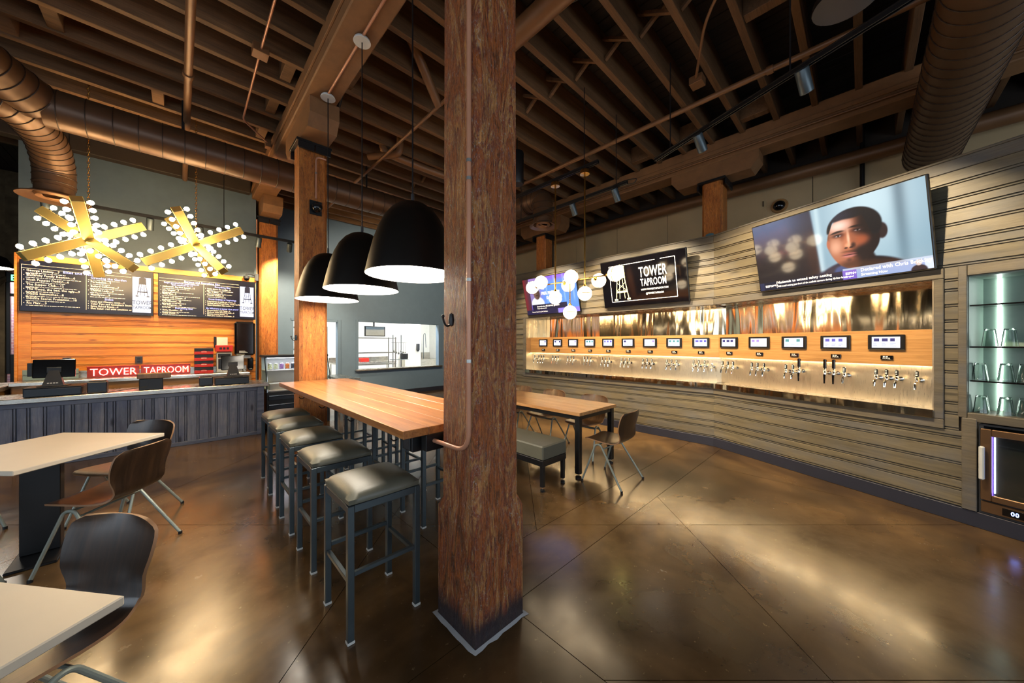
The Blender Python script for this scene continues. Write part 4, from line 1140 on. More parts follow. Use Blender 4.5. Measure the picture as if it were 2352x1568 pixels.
for nm, lo, hi in (('side_panel', (0.005, 0.0, 0.13), (0.03, 0.5, 0.865)), ('side_panel', (W, 0.0, 0.13), (W + 0.025, 0.5, 0.865)), ('back_panel', (0.03, 0.48, 0.13), (W, 0.5, 0.865)), ('top_panel', (0.03, 0.0, 0.85), (W, 0.48, 0.865)), ('bottom_panel', (0.03, 0.0, 0.13), (W, 0.48, 0.24))):
    MB().box(lo, hi).build(nm, M['darkgrey'], t, smooth=False)
MB().box((0.078, 0.012, 0.31), (0.084, 0.02, 0.765)).build('interior_light', glow('cooler_light', (235, 235, 255), 5.0), t, smooth=False)
M['bronze'] = plain('bronze_steel', (112, 84, 58), 0.35, 0.7)
door = MB().cbox((0.02, -0.03, 0.25), (0.075, -0.002, 0.83), 0.004).build('door_frame', M['bronze'], t)
for lo, hi in (((W - 0.05, -0.03, 0.25), (W + 0.005, -0.002, 0.83)), ((0.075, -0.03, 0.25), (W - 0.05, -0.002, 0.30)), ((0.075, -0.03, 0.775), (W - 0.05, -0.002, 0.83))):
    MB().cbox(lo, hi, 0.004).build('door_rail', M['bronze'], door)
MB().box((0.075, -0.018, 0.30), (W - 0.05, -0.014, 0.775)).build('door_pane', M['pane'], door, smooth=False)
MB().cbox((0.079, -0.034, 0.30), (0.085, -0.03, 0.775), 0.001).build('violet_edge_light', glow('violet_edge', (120, 90, 255), 0.7), door)
hd = MB(); hd.cbox((0.022, -0.075, 0.42), (0.05, -0.045, 0.69), 0.012); hd.build('door_handle', M['glide'], door)
MB().cbox((0.02, -0.02, 0.15), (W, -0.001, 0.238), 0.003).build('grille_panel', M['bronze'], t)
MB().cbox((0.125, -0.024, 0.165), (0.285, -0.0205, 0.222), 0.002).build('thermostat', M['black_gloss'], t)
q = MB(); text_into(q, '00', 0.045, 0.165, 0.178, zoff=-0.0246, xs=0.8, bold=0.02); q.build('temperature_digits', glow('blue_digits', (120, 150, 255), 5.0), t, smooth=False)
for zz in (0.44, 0.60):
    s = MB().tube([(0.05, 0.03, zz), (W - 0.02, 0.03, zz)], 0.004, 6).build('wire_shelf', M['wire'], t)
    for k in range(12):
        MB().tube([(0.07 + 0.045 * k, 0.03, zz), (0.07 + 0.045 * k, 0.46, zz)], 0.0025, 6).build('shelf_wire', M['wire'], s)

# ================================================================== TRACKS, SPOTS AND THE GLOBE CHANDELIER
def spot_lamp(parent, power, cone, col=(1, 0.80, 0.52), blend=0.6):
    l = bpy.data.lights.new('spot_lamp', 'SPOT'); l.energy = power; l.spot_size = math.radians(cone); l.spot_blend = blend; l.color = col; l.shadow_soft_size = 0.03
    o = bpy.data.objects.new('spot_lamp', l); COL.objects.link(o); o.parent = parent; return o
def track_head(loc, aim, label, power=60, cone=70, drop=0.10):
    """cylindrical head hung under its track at loc, aimed at a point"""
    t = thing('track_spotlight', label, 'spotlight', loc, 0, 'cylindrical track spotlights')
    MB().cbox((-0.02, -0.02, -0.035), (0.02, 0.02, 0.0), 0.003).build('adapter', M['black'], t)
    MB().tube([(0, 0, -0.03), (0, 0, -drop)], 0.007, 8).build('stem', M['black'], t)
    d = (Vector(aim) - Vector(loc) - Vector((0, 0, -drop))).normalized()
    q = d.to_track_quat('-Z', 'Y').to_euler()
    c = Vector((0, 0, -drop))
    o = MB().lathe([(0.001, 0.09), (0.042, 0.09), (0.045, 0.085), (0.045, -0.085), (0.04, -0.09), (0.036, -0.07)], 20).build('lamp_cylinder', M['stoolsteel'], t, c, q)
    lens = MB().lathe([(0.035, -0.072), (0.001, -0.070)], 16).build('lens', M['pendant_in'], t, c, q)
    s = spot_lamp(t, power, cone); s.location = c + d * 0.1; s.rotation_euler = q
    return t
def track(label, a, b, rods=()):
    t = thing('light_track', label, 'light track', (0, 0, 0), 0, 'black light tracks')
    a = Vector(a); b = Vector(b); L = (b - a).length
    ang = math.atan2(b.y - a.y, b.x - a.x)
    for sg in (-1, 1):
        MB().cbox((0, sg * 0.014 - 0.004, 0), (L, sg * 0.014 + 0.004, 0.035), 0.002).build('rail', M['black'], t, a, (0, 0, ang))
    MB().cbox((0, -0.018, 0.036), (L, 0.018, 0.046), 0.002).build('track_top', M['black'], t, a, (0, 0, ang))
    for r in rods:
        p = a + (b - a) * r
        MB().tube([(p.x, p.y, p.z + 0.04), (p.x, p.y, 4.72)], 0.006, 6).build('hanger_rod', M['black'], t)
    return t
TZ = 3.70
track('long black light track at upper right in front of the big television', (4.08, 1.73, TZ), (2.95, -1.2, TZ), (0.07, 0.45, 0.98))
track('black light track carrying the globe chandelier', (3.62, 2.22, TZ), (3.62, 5.6, TZ), (0.06, 0.5, 0.95))
track('black light track nearest the tap wall with a looped end', (4.37, 2.23, TZ), (4.37, 5.6, TZ), (0.05, 0.6))
MB_loop = thing('cable_loop', 'black cable looped over the end of the lower light track', 'cable', (4.405, 2.23, TZ + 0.045))
MB().tube(rounded([(0, 0.25, 0.02), (0, 0.05, 0.03), (0, -0.12, 0.0), (0, -0.08, -0.05), (0, 0.06, -0.03)], 0.06), 0.006, 8).build('cable_run', M['black'], MB_loop)
track_head((3.535, 0.32, TZ), (5.1, 0.0, 1.7), 'upper of the two cylinder spotlights on the long right track', 190, 80)
track_head((3.86, 1.17, TZ), (5.55, 0.9, 1.7), 'lower of the two cylinder spotlights on the long right track', 190, 80)
track_head((4.37, 2.40, TZ), (5.69, 2.3, 1.7), 'front cylinder spotlight on the track nearest the tap wall', 190, 85)
track_head((4.37, 3.12, TZ), (5.69, 3.2, 1.7), 'rear cylinder spotlight on the track nearest the tap wall', 190, 85)
track_head((4.37, 4.55, TZ), (5.69, 4.5, 1.7), 'cylinder spotlight half hidden by the foreground post', 190, 85)
track('slim dark light track above the order counter', (-1.45, 7.82, 3.50), (1.9, 7.82, 3.50), (0.1, 0.6, 0.97))
track_head((-1.31, 7.82, 3.50), (-1.2, 8.45, 1.7), 'bronze spotlight behind the left star chandelier', 70, 80)
track_head((-0.33, 7.82, 3.50), (-0.4, 8.45, 1.7), 'bronze spotlight right of the left star chandelier', 70, 80)
track_head((0.255, 7.82, 3.50), (0.4, 8.45, 1.7), 'bronze spotlight behind the right star chandelier', 70, 80)
track_head((1.052, 7.82, 3.50), (0.95, 8.42, 1.8), 'bronze spotlight beside the menu-side post', 70, 80)
track_head((1.543, 7.82, 3.50), (1.75, 9.6, 1.6), 'steel spotlight in front of the blue wall', 160, 90)
track_head((3.62, 5.35, TZ), (4.4, 9.7, 1.7), 'added unseen spotlight behind the foreground post, brightening the blue wall', 280, 95)  # extra head, hidden by the near post, added to brighten the blue wall

t = thing('globe_chandelier', 'brass chandelier with nine glowing white glass globes on two rods', 'chandelier', (3.62, 2.65, 0))
def GP(y, z, x=0.0): return (x, y - 2.65, z)
for y in (2.415, 2.88):
    MB().lathe([(0.055, 0.02), (0.06, 0.0), (0.06, -0.03), (0.012, -0.034)], 20, GP(y, 3.665), cap0=True).build('canopy', M['brass'], t)
    MB().tube([GP(y, 3.64), GP(y, 2.24)], 0.0105, 10).build('rod', M['brass'], t)
MB().tube([GP(1.98, 2.335), GP(3.27, 2.335)], 0.009, 8).build('crossbar', M['brass'], t)
MB().tube([GP(2.64, 2.335), GP(2.64, 2.02)], 0.008, 8).build('drop_rod', M['brass'], t)
def globe(y, z, x, axis, r=0.088):
    g = MB().sphere((0, 0, 0), r, 28, 16).build('globe', M['globe'], t, GP(y, z, x))
    A = Vector(axis).normalized(); q = A.to_track_quat('Z', 'Y').to_euler()
    MB().tube([(math.cos(2 * PI * k / 28) * (r + 0.001), math.sin(2 * PI * k / 28) * (r + 0.001), 0) for k in range(28)], 0.0045, 6, closed=True).build('brass_band', M['brass'], g, rot=q)
    MB().lathe([(0.03, r - 0.008), (0.02, r + 0.012), (0.01, r + 0.03)], 14).build('brass_cup', M['brass'], g, rot=q)
globe(3.30, 2.325, 0.0, (0, -1, 0.05)); globe(2.00, 2.335, 0.0, (0, 1, 0.1))
for y, x, z in ((3.02, -0.13, 2.35), (2.53, -0.13, 2.355)):
    globe(y, z, x, (1, 0, -0.1)); MB().tube([GP(y, 2.335, 0), GP(y, 2.345, -0.06)], 0.008, 8).build('side_arm', M['brass'], t)
for y, x, z in ((2.76, 0.12, 2.31), (2.29, 0.12, 2.31)):
    globe(y, z, x, (-1, 0, 0.15)); MB().tube([GP(y, 2.335, 0), GP(y, 2.325, 0.05)], 0.008, 8).build('side_arm', M['brass'], t)
globe(2.88, 2.14, 0, (0, 0, 1)); globe(2.415, 2.15, 0, (0, 0, 1)); globe(2.64, 1.93, 0, (0, 0, 1))

# dome pendant over the right track (its cap shows at the top edge)
loc = (3.08, 0.07, 3.73)
t = thing('dome_pendant', 'dark shallow dome lamp hanging at the top right edge', 'lamp', loc)
MB().lathe([(0.17, 0.0), (0.172, 0.01), (0.165, 0.05), (0.10, 0.08), (0.02, 0.09)], 28, cap0=True).build('shade', M['bezel'], t)
MB().tube([(0, 0, 0.08), (0, 0, 0.97)], 0.008, 8).build('stem', M['black'], t)
# ================================================================== ORDER COUNTER AND MENU WALL
CY = 7.10
t = thing('service_counter', 'long order counter fronted with blue-grey vertical boards', 'counter', (0, CY, 0))
cb = MB().box((-2.6, 0.03, 0.0), (1.03, 0.09, 0.80)).build('counter_core', M['shell'], t, smooth=False)
edges = [-2.55, -2.42, -2.28, -2.19, -2.05, -1.92, -1.83, -1.70, -1.56, -1.403, -1.304, -1.183, -1.05, -0.967, -0.828, -0.693, -0.617, -0.486, -0.349, -0.255, -0.128, -0.009, 0.085, 0.22, 0.356, 0.433, 0.576, 0.703, 0.799, 0.935]
for a, b in zip(edges, edges[1:]):
    # each board carries a bead down its right edge
    w = b - a
    q = MB(); q.m = Matrix.Rotation(-PI / 2, 4, 'Y')
    q = MB()
    prof = [(0, 0.024), (0, 0.003), (0.003, 0.0), (w - 0.032, 0.0), (w - 0.030, 0.02), (w - 0.024, 0.02), (w - 0.022, 0.003), (w - 0.011, 0.003), (w - 0.009, 0.02), (w, 0.02), (w, 0.024)]
    q.prism(prof, 0.055, 0.745)
    q.build('board', M['blueboard'], t, (a, 0.004, 0), smooth=False)
MB().cbox((0.936, -0.012, 0.0), (1.03, 0.03, 0.80), 0.004).build('corner_board', M['bluetrim'], t)
MB().cbox((1.0, 0.031, 0.0), (1.03, 0.62, 0.80), 0.004).build('end_panel', M['bluetrim'], t)
MB().cbox((-2.6, -0.016, 0.742), (0.935, 0.03, 0.80), 0.004).build('top_rail', M['bluetrim'], t)
MB().cbox((-2.6, -0.014, 0.0), (0.935, 0.03, 0.055), 0.004).build('bottom_rail', M['bluetrim'], t)
t = thing('stainless_worktop', 'stainless steel worktop along the order counter', 'worktop', (0, CY, 0))
MB().cbox((-2.62, -0.06, 0.802), (1.09, 0.62, 0.862), 0.006).build('top_sheet', M['steel'], t)
# staff side: back counter with steel top and raised steel upstand
t = thing('back_counter', 'brown-fronted back counter with steel top behind the order counter', 'counter', (0, 8.0, 0))
for k, (a, b) in enumerate(((-1.62, -0.98), (-0.97, -0.33), (-0.32, 0.32), (0.33, 0.97))):
    dr = MB().cbox((a, 0.0, 0.1), (b, 0.02, 0.94), 0.004).build('cabinet_door', M['oakband'], t)
MB().box((-1.63, 0.021, 0.0), (0.94, 0.44, 0.94)).build('carcass', M['oakband'], t, smooth=False)
MB().cbox((-1.64, -0.03, 0.942), (0.94, 0.448, 0.992), 0.005).build('steel_top', M['steel'], t)
MB().cbox((-1.60, 0.425, 0.994), (0.94, 0.448, 1.10), 0.003).build('upstand', M['steel'], t)
# return counter at the far left
t = thing('return_counter', 'tan side counter with steel top at the left end of the servery', 'counter', (-2.2, 7.76, 0))
MB().cbox((-0.4, 0.0, 0.0), (0.52, 0.9, 0.90), 0.004).build('cabinet', M['oakband'], t)
MB().cbox((-0.42, -0.03, 0.902), (0.55, 0.93, 0.96), 0.005).build('steel_top', M['steel'], t)
t = thing('sneeze_panel', 'pale green steel panel above the side counter', 'panel', (-1.60, 8.34, 0.996))
MB().cbox((0, 0, 0), (0.5, 0.012, 0.075), 0.002).build('lower_sheet', M['alcove'], t)
MB().cbox((0, -0.005, 0.077), (0.5, 0.012, 0.15), 0.002).build('upper_sheet', M['alcove'], t)

TOPZ_C = 0.862
def cash_drawer(x, y, w, label):
    t = thing('cash_drawer', label, 'cash drawer', (x, y, TOPZ_C), 0, 'cash drawers')
    MB().cbox((-w / 2, 0, 0.004), (w / 2, 0.40, 0.105), 0.006).build('case', M['navy'], t)
    MB().cbox((-w / 2 + 0.01, -0.006, 0.012), (w / 2 - 0.01, -0.0005, 0.095), 0.003).build('rear_plate', M['navy'], t)
    MB().cbox((-w / 2 - 0.002, -0.002, 0.106), (w / 2 + 0.002, 0.40, 0.116), 0.003).build('lid', M['black'], t)
def pos(x, y, w, label, flip=1):
    t = thing('pos_terminal', label, 'till screen', (x, y, TOPZ_C + 0.117), 0, 'till screens seen from behind')
    MB().cbox((-0.12, 0.02, 0.0), (0.12, 0.26, 0.012), 0.004).build('foot', M['black'], t)
    MB().add([], []).add([(-0.085, 0.05, 0.012), (0.085, 0.05, 0.012), (0.085, 0.15, 0.012), (-0.085, 0.15, 0.012), (-0.04, 0.11, 0.20), (0.04, 0.11, 0.20), (0.04, 0.15, 0.20), (-0.04, 0.15, 0.20)],
             [(0, 3, 2, 1), (4, 5, 6, 7), (0, 1, 5, 4), (1, 2, 6, 5), (2, 3, 7, 6), (3, 0, 4, 7)]).build('neck', M['darkgrey'], t)
    q = MB()
    for kk in range(4): q.box((-0.045 + 0.023 * kk, 0.058, 0.035), (-0.028 + 0.023 * kk, 0.0586, 0.047))
    q.m = Matrix.Identity(4); q.build('maker_print', M['txt_print'], t, smooth=False)
    s = MB(); s.m = Matrix.Translation((0, 0.12, 0.11)) @ Matrix.Rotation(math.radians(-8), 4, 'X')
    s.cbox((-w / 2, 0.0, 0.0), (w / 2, 0.035, 0.235), 0.008); s.build('screen_case', M['black_gloss'], t)
    h = MB(); h.m = Matrix.Translation((0, 0.115, 0.11)) @ Matrix.Rotation(math.radians(-8), 4, 'X')
    h.cbox((-0.06, -0.012, 0.06), (0.06, 0.004, 0.13), 0.004); h.build('hinge', M['black'], t)
    c = MB(); c.cbox((-w / 2 - 0.035, 0.12, 0.13), (-w / 2 + 0.004, 0.16, 0.30), 0.004); c.build('card_swipe', M['black'], t)
cash_drawer(-1.14, 7.12, 0.45, 'dark navy cash drawer under the left till screen')
pos(-1.16, 7.17, 0.34, 'black till screen on its stand at the left of the counter')
cash_drawer(0.62, 7.14, 0.43, 'dark navy cash drawer under the right till screen')
pos(0.64, 7.19, 0.30, 'black till screen on its stand at the right of the counter')
def printer(x, y, w, label, h=0.15):
    t = thing('receipt_printer', label, 'printer', (x, y, TOPZ_C), 0, 'receipt printers on the counter')
    MB().cbox((-w / 2, 0.0, 0.0), (w / 2, 0.16, h), 0.008).build('case', M['navy'], t)
    MB().cbox((-w / 2 + 0.01, 0.02, h + 0.0005), (w / 2 - 0.01, 0.15, h + 0.014), 0.005).build('lid', M['black'], t)
    MB().tube(rounded([(w / 2 - 0.02, -0.003, 0.02), (w / 2 - 0.08, -0.02, 0.01), (-w / 2 + 0.02, -0.025, 0.012), (-w / 2 - 0.04, -0.02, 0.01)], 0.03), 0.005, 6).build('cable', M['black'], t)
printer(-0.79, 7.16, 0.17, 'blue-grey receipt printer right of the left till screen')
printer(0.30, 7.16, 0.16, 'blue-grey receipt printer left of the right till screen', 0.135)
t = thing('monitor_back', 'black box monitor with brown top standing mid counter', 'monitor', (-0.28, 7.14, TOPZ_C))
MB().cbox((-0.13, 0.0, 0.0), (0.11, 0.12, 0.16), 0.006).build('case', M['black'], t)
MB().cbox((-0.15, -0.006, 0.162), (0.19, 0.16, 0.235), 0.006).build('hood', M['oakply'], t)
MB().tube([(-0.05, -0.01, 0.05), (-0.4, -0.04, 0.008)], 0.005, 6).build('cable', M['black'], t)

# neon sign on the back counter
t = thing('neon_sign', 'red glowing neon lettering on two clear panels on the back counter', 'neon sign', (0, 8.30, 0.994))
M['neonback'] = glow('red_lit_acrylic', (150, 40, 30), 0.16, (120, 50, 40), 0.2)
for a, b, word, xs in ((-1.02, -0.475, 'TOWER', 1.0), (-0.455, 0.14, 'TAPROOM', 0.80)):
    p = MB().cbox((a, 0.03, 0.0), (b, 0.05, 0.165), 0.003).build('acrylic_panel', M['neonback'], t)
    fr = MB().cbox((a - 0.006, 0.02, 0.165), (b + 0.006, 0.055, 0.176), 0.003).build('panel_cap', M['red'], p)
    wd = text_width(word, 0.155, xs, 0.0)
    sc = (b - a - 0.06) / wd
    q = MB(); text_into(q, word, 0.16, a + 0.03, 0.03, 'LEFT', xs * sc * 0.97, -0.012, zoff=0.0)
    vs = list(q.v); n0 = len(vs)
    q.add([(x, 0.012, z) for x, y, z in vs], [tuple(reversed(f)) for f in q.f])
    q.build('tube_letters', M['neon_core'], t, smooth=False)
    q = MB(); text_into(q, word, 0.16, a + 0.03, 0.03, 'LEFT', xs * sc * 0.97, 0.004, zoff=0.016)
    q.build('tube_glow', M['neon'], t, smooth=False)
t2 = None

# outlets, dispensers and papers on the pine boards
for x, lab in ((-1.225, 'dark outlet plate on the pine wall above the left till'), (-0.485, 'dark outlet plate on the pine wall above the neon sign')):
    t = thing('outlet_plate', lab, 'outlet', (x, WY + 0.004, 1.25), 0, 'outlet plates on the pine wall')
    MB().cbox((-0.042, -0.008, -0.062), (0.042, 0.0, 0.062), 0.003).build('plate', M['walnut'], t)
    for dz in (-0.025, 0.025): MB().cbox((-0.018, -0.011, dz - 0.015), (0.018, -0.0085, dz + 0.015), 0.002).build('socket', M['black'], t)
t = thing('towel_dispenser', 'large glossy black paper towel dispenser beside the menu-side post', 'dispenser', (0.90, WY + 0.002, 1.30))
MB().cbox((-0.155, -0.22, 0.0), (0.155, 0.0, 0.64), 0.03).build('cover', M['black_gloss'], t)
MB().cbox((-0.10, -0.226, 0.20), (0.10, -0.2205, 0.58), 0.01).build('window_panel', M['black_gloss'], t)
MB().box((-0.09, -0.15, -0.06), (0.09, -0.148, 0.0)).build('paper_end', M['glide'], t, smooth=False)
q = MB(); 
for kk in range(3): q.box((-0.09, -0.2215, 0.05 + 0.014 * kk), (0.04 - 0.02 * kk, -0.2208, 0.056 + 0.014 * kk))
q.build('print', M['txt_print'], t, smooth=False)
t = thing('soap_dispenser', 'small black soap dispenser below the towel dispenser', 'dispenser', (1.0, WY + 0.002, 1.02))
MB().cbox((-0.045, -0.09, 0.0), (0.045, 0.0, 0.23), 0.015).build('body', M['black_gloss'], t)
MB().cbox((-0.03, -0.1, -0.02), (0.03, -0.03, 0.02), 0.008).build('spout', M['black'], t)
t = thing('wall_notice', 'cream notice sheet with dark binder edge on the pine wall', 'notice', (0.56, WY + 0.003, 1.45))
MB().cbox((-0.06, -0.006, 0.0), (0.10, 0.0, 0.19), 0.001).build('sheet', M['whitetop'], t)
MB().cbox((-0.10, -0.012, 0.0), (-0.062, 0.0, 0.20), 0.002).build('binder', M['black'], t)
t = thing('red_dispenser', 'small red and black sachet dispenser on the back counter', 'dispenser', (0.60, 8.29, 0.994))
MB().cbox((-0.11, 0.0, 0.0), (0.11, 0.11, 0.36), 0.005).build('case', M['glide'], t)
MB().cbox((-0.125, -0.02, 0.38), (0.125, 0.11, 0.50), 0.006).build('head', M['red'], t)
MB().cbox((-0.10, -0.014, 0.365), (0.10, 0.1, 0.379), 0.003).build('collar', M['black'], t)
MB().cbox((-0.09, -0.008, 0.27), (0.09, -0.0005, 0.34), 0.003).build('chute', M['black'], t)
q = MB()
for kk in range(3): q.box((-0.07 + 0.05 * kk, -0.0215, 0.42), (-0.035 + 0.05 * kk, -0.0205, 0.46))
q.build('print', M['black'], t, smooth=False)
t = thing('tap_faucet', 'small chrome faucet on the back counter beside the right till', 'faucet', (0.86, 8.20, 0.994))
MB().lathe([(0.025, 0.0), (0.02, 0.015), (0.012, 0.02)], 14, cap0=True).build('base', M['chrome'], t)
MB().tube(rounded([(0, 0, 0.01), (0, 0, 0.2), (0.0, -0.1, 0.22), (0.0, -0.11, 0.15)], 0.06), 0.009, 10).build('spout', M['chrome'], t)
MB().tube([(0.03, 0, 0.03), (0.07, -0.02, 0.05)], 0.006, 8).build('lever', M['chrome'], t)
# stacked boxes
for k in range(4):
    z = 0.994 + 0.112 * k
    t = thing('carton_box', 'black carton with red band, %s in the stack by the right till' % ['lowest', 'second from bottom', 'second from top', 'topmost'][k], 'box', (0.315, 8.20, z), 0, 'cartons stacked on the back counter')
    MB().cbox((-0.125, 0.0, 0.0), (0.125, 0.2, 0.110), 0.003).build('carton', M['black'], t)
    MB().cbox((-0.127, -0.004, 0.002), (0.127, -0.0002, 0.052), 0.001).build('red_band', M['red'], t)
    q = MB(); q.m = Matrix.Translation((0, -0.005, 0.045)) @ Matrix.Scale(0.45, 4, (0, 0, 1)) @ Matrix.Rotation(PI / 2, 4, 'X')
    q.lathe([(0.001, 0), (0.045, 0)], 20); q.build('logo_oval', M['red'], t, smooth=False)
    q = MB(); q.box((-0.036, -0.0058, 0.041), (-0.002, -0.0053, 0.049)); q.box((0.003, -0.0058, 0.041), (0.036, -0.0053, 0.049)); q.build('logo_print', M['txt_print'], t, smooth=False)

# ---- menu screens
def menu(label, x0, x1, z0, z1):
    t = thing('menu_screen', label, 'menu screen', (x0, WY - 0.065, z0), 0, 'wall menu screens')
    W, Hh = x1 - x0, z1 - z0
    MB().cbox((0, 0.0, 0), (W, 0.05, Hh), 0.005).build('case', M['bezel'], t)
    MB().box((0.012, -0.001, 0.014), (W - 0.012, -0.0002, Hh - 0.012)).build('display', M['menu_dark'], t, smooth=False)
    MB().cbox((W * 0.3, 0.051, Hh * 0.3), (W * 0.7, 0.07, Hh * 0.7), 0.003).build('wall_bracket', M['black'], t)
    MB().box((W * 0.82, -0.0018, 0.05), (W - 0.03, -0.0012, Hh - 0.11)).build('logo_panel', M['scr_white'], t, smooth=False)
    q = MB(); cx = W * 0.905
    tower(q, cx, Hh * 0.42, 0.33, -0.0024)
    text_into(q, 'TOWER', 0.095, cx, Hh * 0.245, 'CENTER', 0.66, 0.005, zoff=-0.0024); text_into(q, 'TAPROOM', 0.075, cx, Hh * 0.145, 'CENTER', 0.62, 0.003, zoff=-0.0024)
    q.build('logo_print', M['txt_dark'], t, smooth=False)
    return t, W, Hh
rng = random.Random(11)
def squiggle(q, x, z, w, h=0.006):
    """a line of print too small to read: short word-shaped bars"""
    e = x + w
    while x < e:
        l = 0.012 + 0.03 * rng.random(); l = min(l, e - x)
        q.box((x, -0.0022, z), (x + l, -0.0016, z + h)); x += l + 0.007
def column(items, q, x, z, step, size, wmax, sub=True, maxw=0.0):
    for it in items:
        text_into(q, it, size, x + 0.025, z, 'LEFT', 0.86, 0.006, zoff=-0.002)
        q.box((x, -0.0022, z + 0.01), (x + 0.007, -0.0016, z + 0.018))
        if sub:
            squiggle(q, x + 0.02, z - 0.026, wmax * (0.45 + 0.55 * rng.random()))
            if rng.random() < 0.35: squiggle(q, x + 0.02, z - 0.038, wmax * 0.2, 0.006)
        z -= step
    return z
t, W, Hh = menu('left menu screen with two columns of dishes and a white logo panel', -1.635, -0.315, 1.99, 2.735)
q = MB(); b = MB()
q.box((0.015, -0.002, Hh - 0.075), (W * 0.81, -0.0016, Hh - 0.0725)); q.box((0.015, -0.002, Hh - 0.125), (W * 0.81, -0.0016, Hh - 0.1225)); q.box((W * 0.455, -0.002, 0.06), (W * 0.455 + 0.003, -0.0016, Hh - 0.125)); q.box((0.018, -0.002, 0.08), (0.021, -0.0016, Hh - 0.075))
text_into(b, 'Bites and Pieces', 0.05, W * 0.41, Hh - 0.155, 'CENTER', 0.95, 0.006, zoff=-0.0024)
column(['George Lindsey....7', 'Blutarsky Family Reunion....6', 'Hush Puppies Daddy!....6', 'The Supper Club....12', 'The Good, the bad, the ugly....9', 'Diablo Sammiches....8', 'Double Secret Probation....10', 'Ric Flair....9'], q, 0.035, Hh - 0.165, 0.067, 0.042, W * 0.38)
text_into(b, 'Growing the Garden', 0.046, W * 0.63, Hh - 0.20, 'CENTER', 0.92, 0.006, zoff=-0.0024)
squiggle(q, W * 0.47, Hh - 0.222, 0.32)
column(['Portobalos....9', 'Buford Calloway....7', 'Church Lady....9', 'MacGyver....9'], q, W * 0.47, Hh - 0.26, 0.066, 0.040, W * 0.31)
text_into(b, 'Sides', 0.046, W * 0.63, Hh - 0.525, 'CENTER', 0.95, 0.006, zoff=-0.0024)
column(['Fries and Cheese sauce....4', 'Tater Tots and Comeback Sauce....4', 'Spicy Baked Beans....4', 'Side Salad- red wine emulsion or ranch....4'], q, W * 0.47, Hh - 0.565, 0.036, 0.036, W * 0.31, False)
q.build('menu_print', M['txt_cream'], t, smooth=False)['kind'] = 'stuff'; b.build('headings', M['txt_blue'], t, smooth=False)
t, W, Hh = menu('right menu screen with two columns of burgers and a white logo panel', -0.262, 1.078, 1.995, 2.735)
q = MB(); b = MB()
q.box((0.015, -0.002, Hh - 0.085), (W * 0.81, -0.0016, Hh - 0.0825)); q.box((0.015, -0.002, Hh - 0.135), (W * 0.81, -0.0016, Hh - 0.1325)); q.box((W * 0.432, -0.002, 0.06), (W * 0.432 + 0.003, -0.0016, Hh - 0.13))
text_into(b, 'Burgers and Everything Else', 0.046, W * 0.42, Hh - 0.128, 'CENTER', 0.9, 0.006, zoff=-0.0024)
text_into(b, 'Burgers are served with double patties, add', 0.034, W * 0.22, Hh - 0.165, 'CENTER', 0.72, 0.004, zoff=-0.0024)
text_into(b, '"Extra comeback" for ... 2', 0.034, W * 0.22, Hh - 0.197, 'CENTER', 0.75, 0.004, zoff=-0.0024)
column(['McDowell\'s Big Mick Special....12', 'Jake Wagner....9', 'Menu Kim....9', 'Royale with Cheese....8', 'Clu Haywood....10', 'The Hangover....10'], q, 0.03, Hh - 0.235, 0.063, 0.034, W * 0.38)
text_into(b, 'Everything Else', 0.040, W * 0.24, 0.135, 'CENTER', 0.9, 0.004, zoff=-0.0024)
column(['Richy Mumbles....10', 'Daisy Dukes....9'], q, 0.03, 0.10, 0.05, 0.034, W * 0.38)
text_into(b, 'Everything Else', 0.040, W * 0.63, Hh - 0.175, 'CENTER', 0.9, 0.004, zoff=-0.0024)
column(['Rosie above the smoke....9', 'The 12 Mary....12', 'Vitamin Collins....9'], q, W * 0.45, Hh - 0.215, 0.058, 0.034, W * 0.32)
text_into(b, 'Sweet Endings or beginnings', 0.040, W * 0.63, Hh - 0.405, 'CENTER', 0.85, 0.004, zoff=-0.0024)
column(['Fried Oreos a vanilla ice cream....6', 'Grilled lemon Pound Cake, vanilla ice Cream....6', 'Giant Chocolate chip cookie....4'], q, W * 0.45, Hh - 0.445, 0.034, 0.032, W * 0.3, False)
text_into(b, 'My Milkshake is better than yours!', 0.038, W * 0.63, Hh - 0.575, 'CENTER', 0.85, 0.004, zoff=-0.0024)
column(['Brown Butter and Pecan....6', 'Madness most chocolate malt....6', 'Banana peanut butter....6', 'Plain Jane vanilla or chocolate....5'], q, W * 0.45, Hh - 0.61, 0.032, 0.032, W * 0.3, False)
q.build('menu_print', M['txt_cream'], t, smooth=False)['kind'] = 'stuff'; b.build('headings', M['txt_blue'], t, smooth=False)

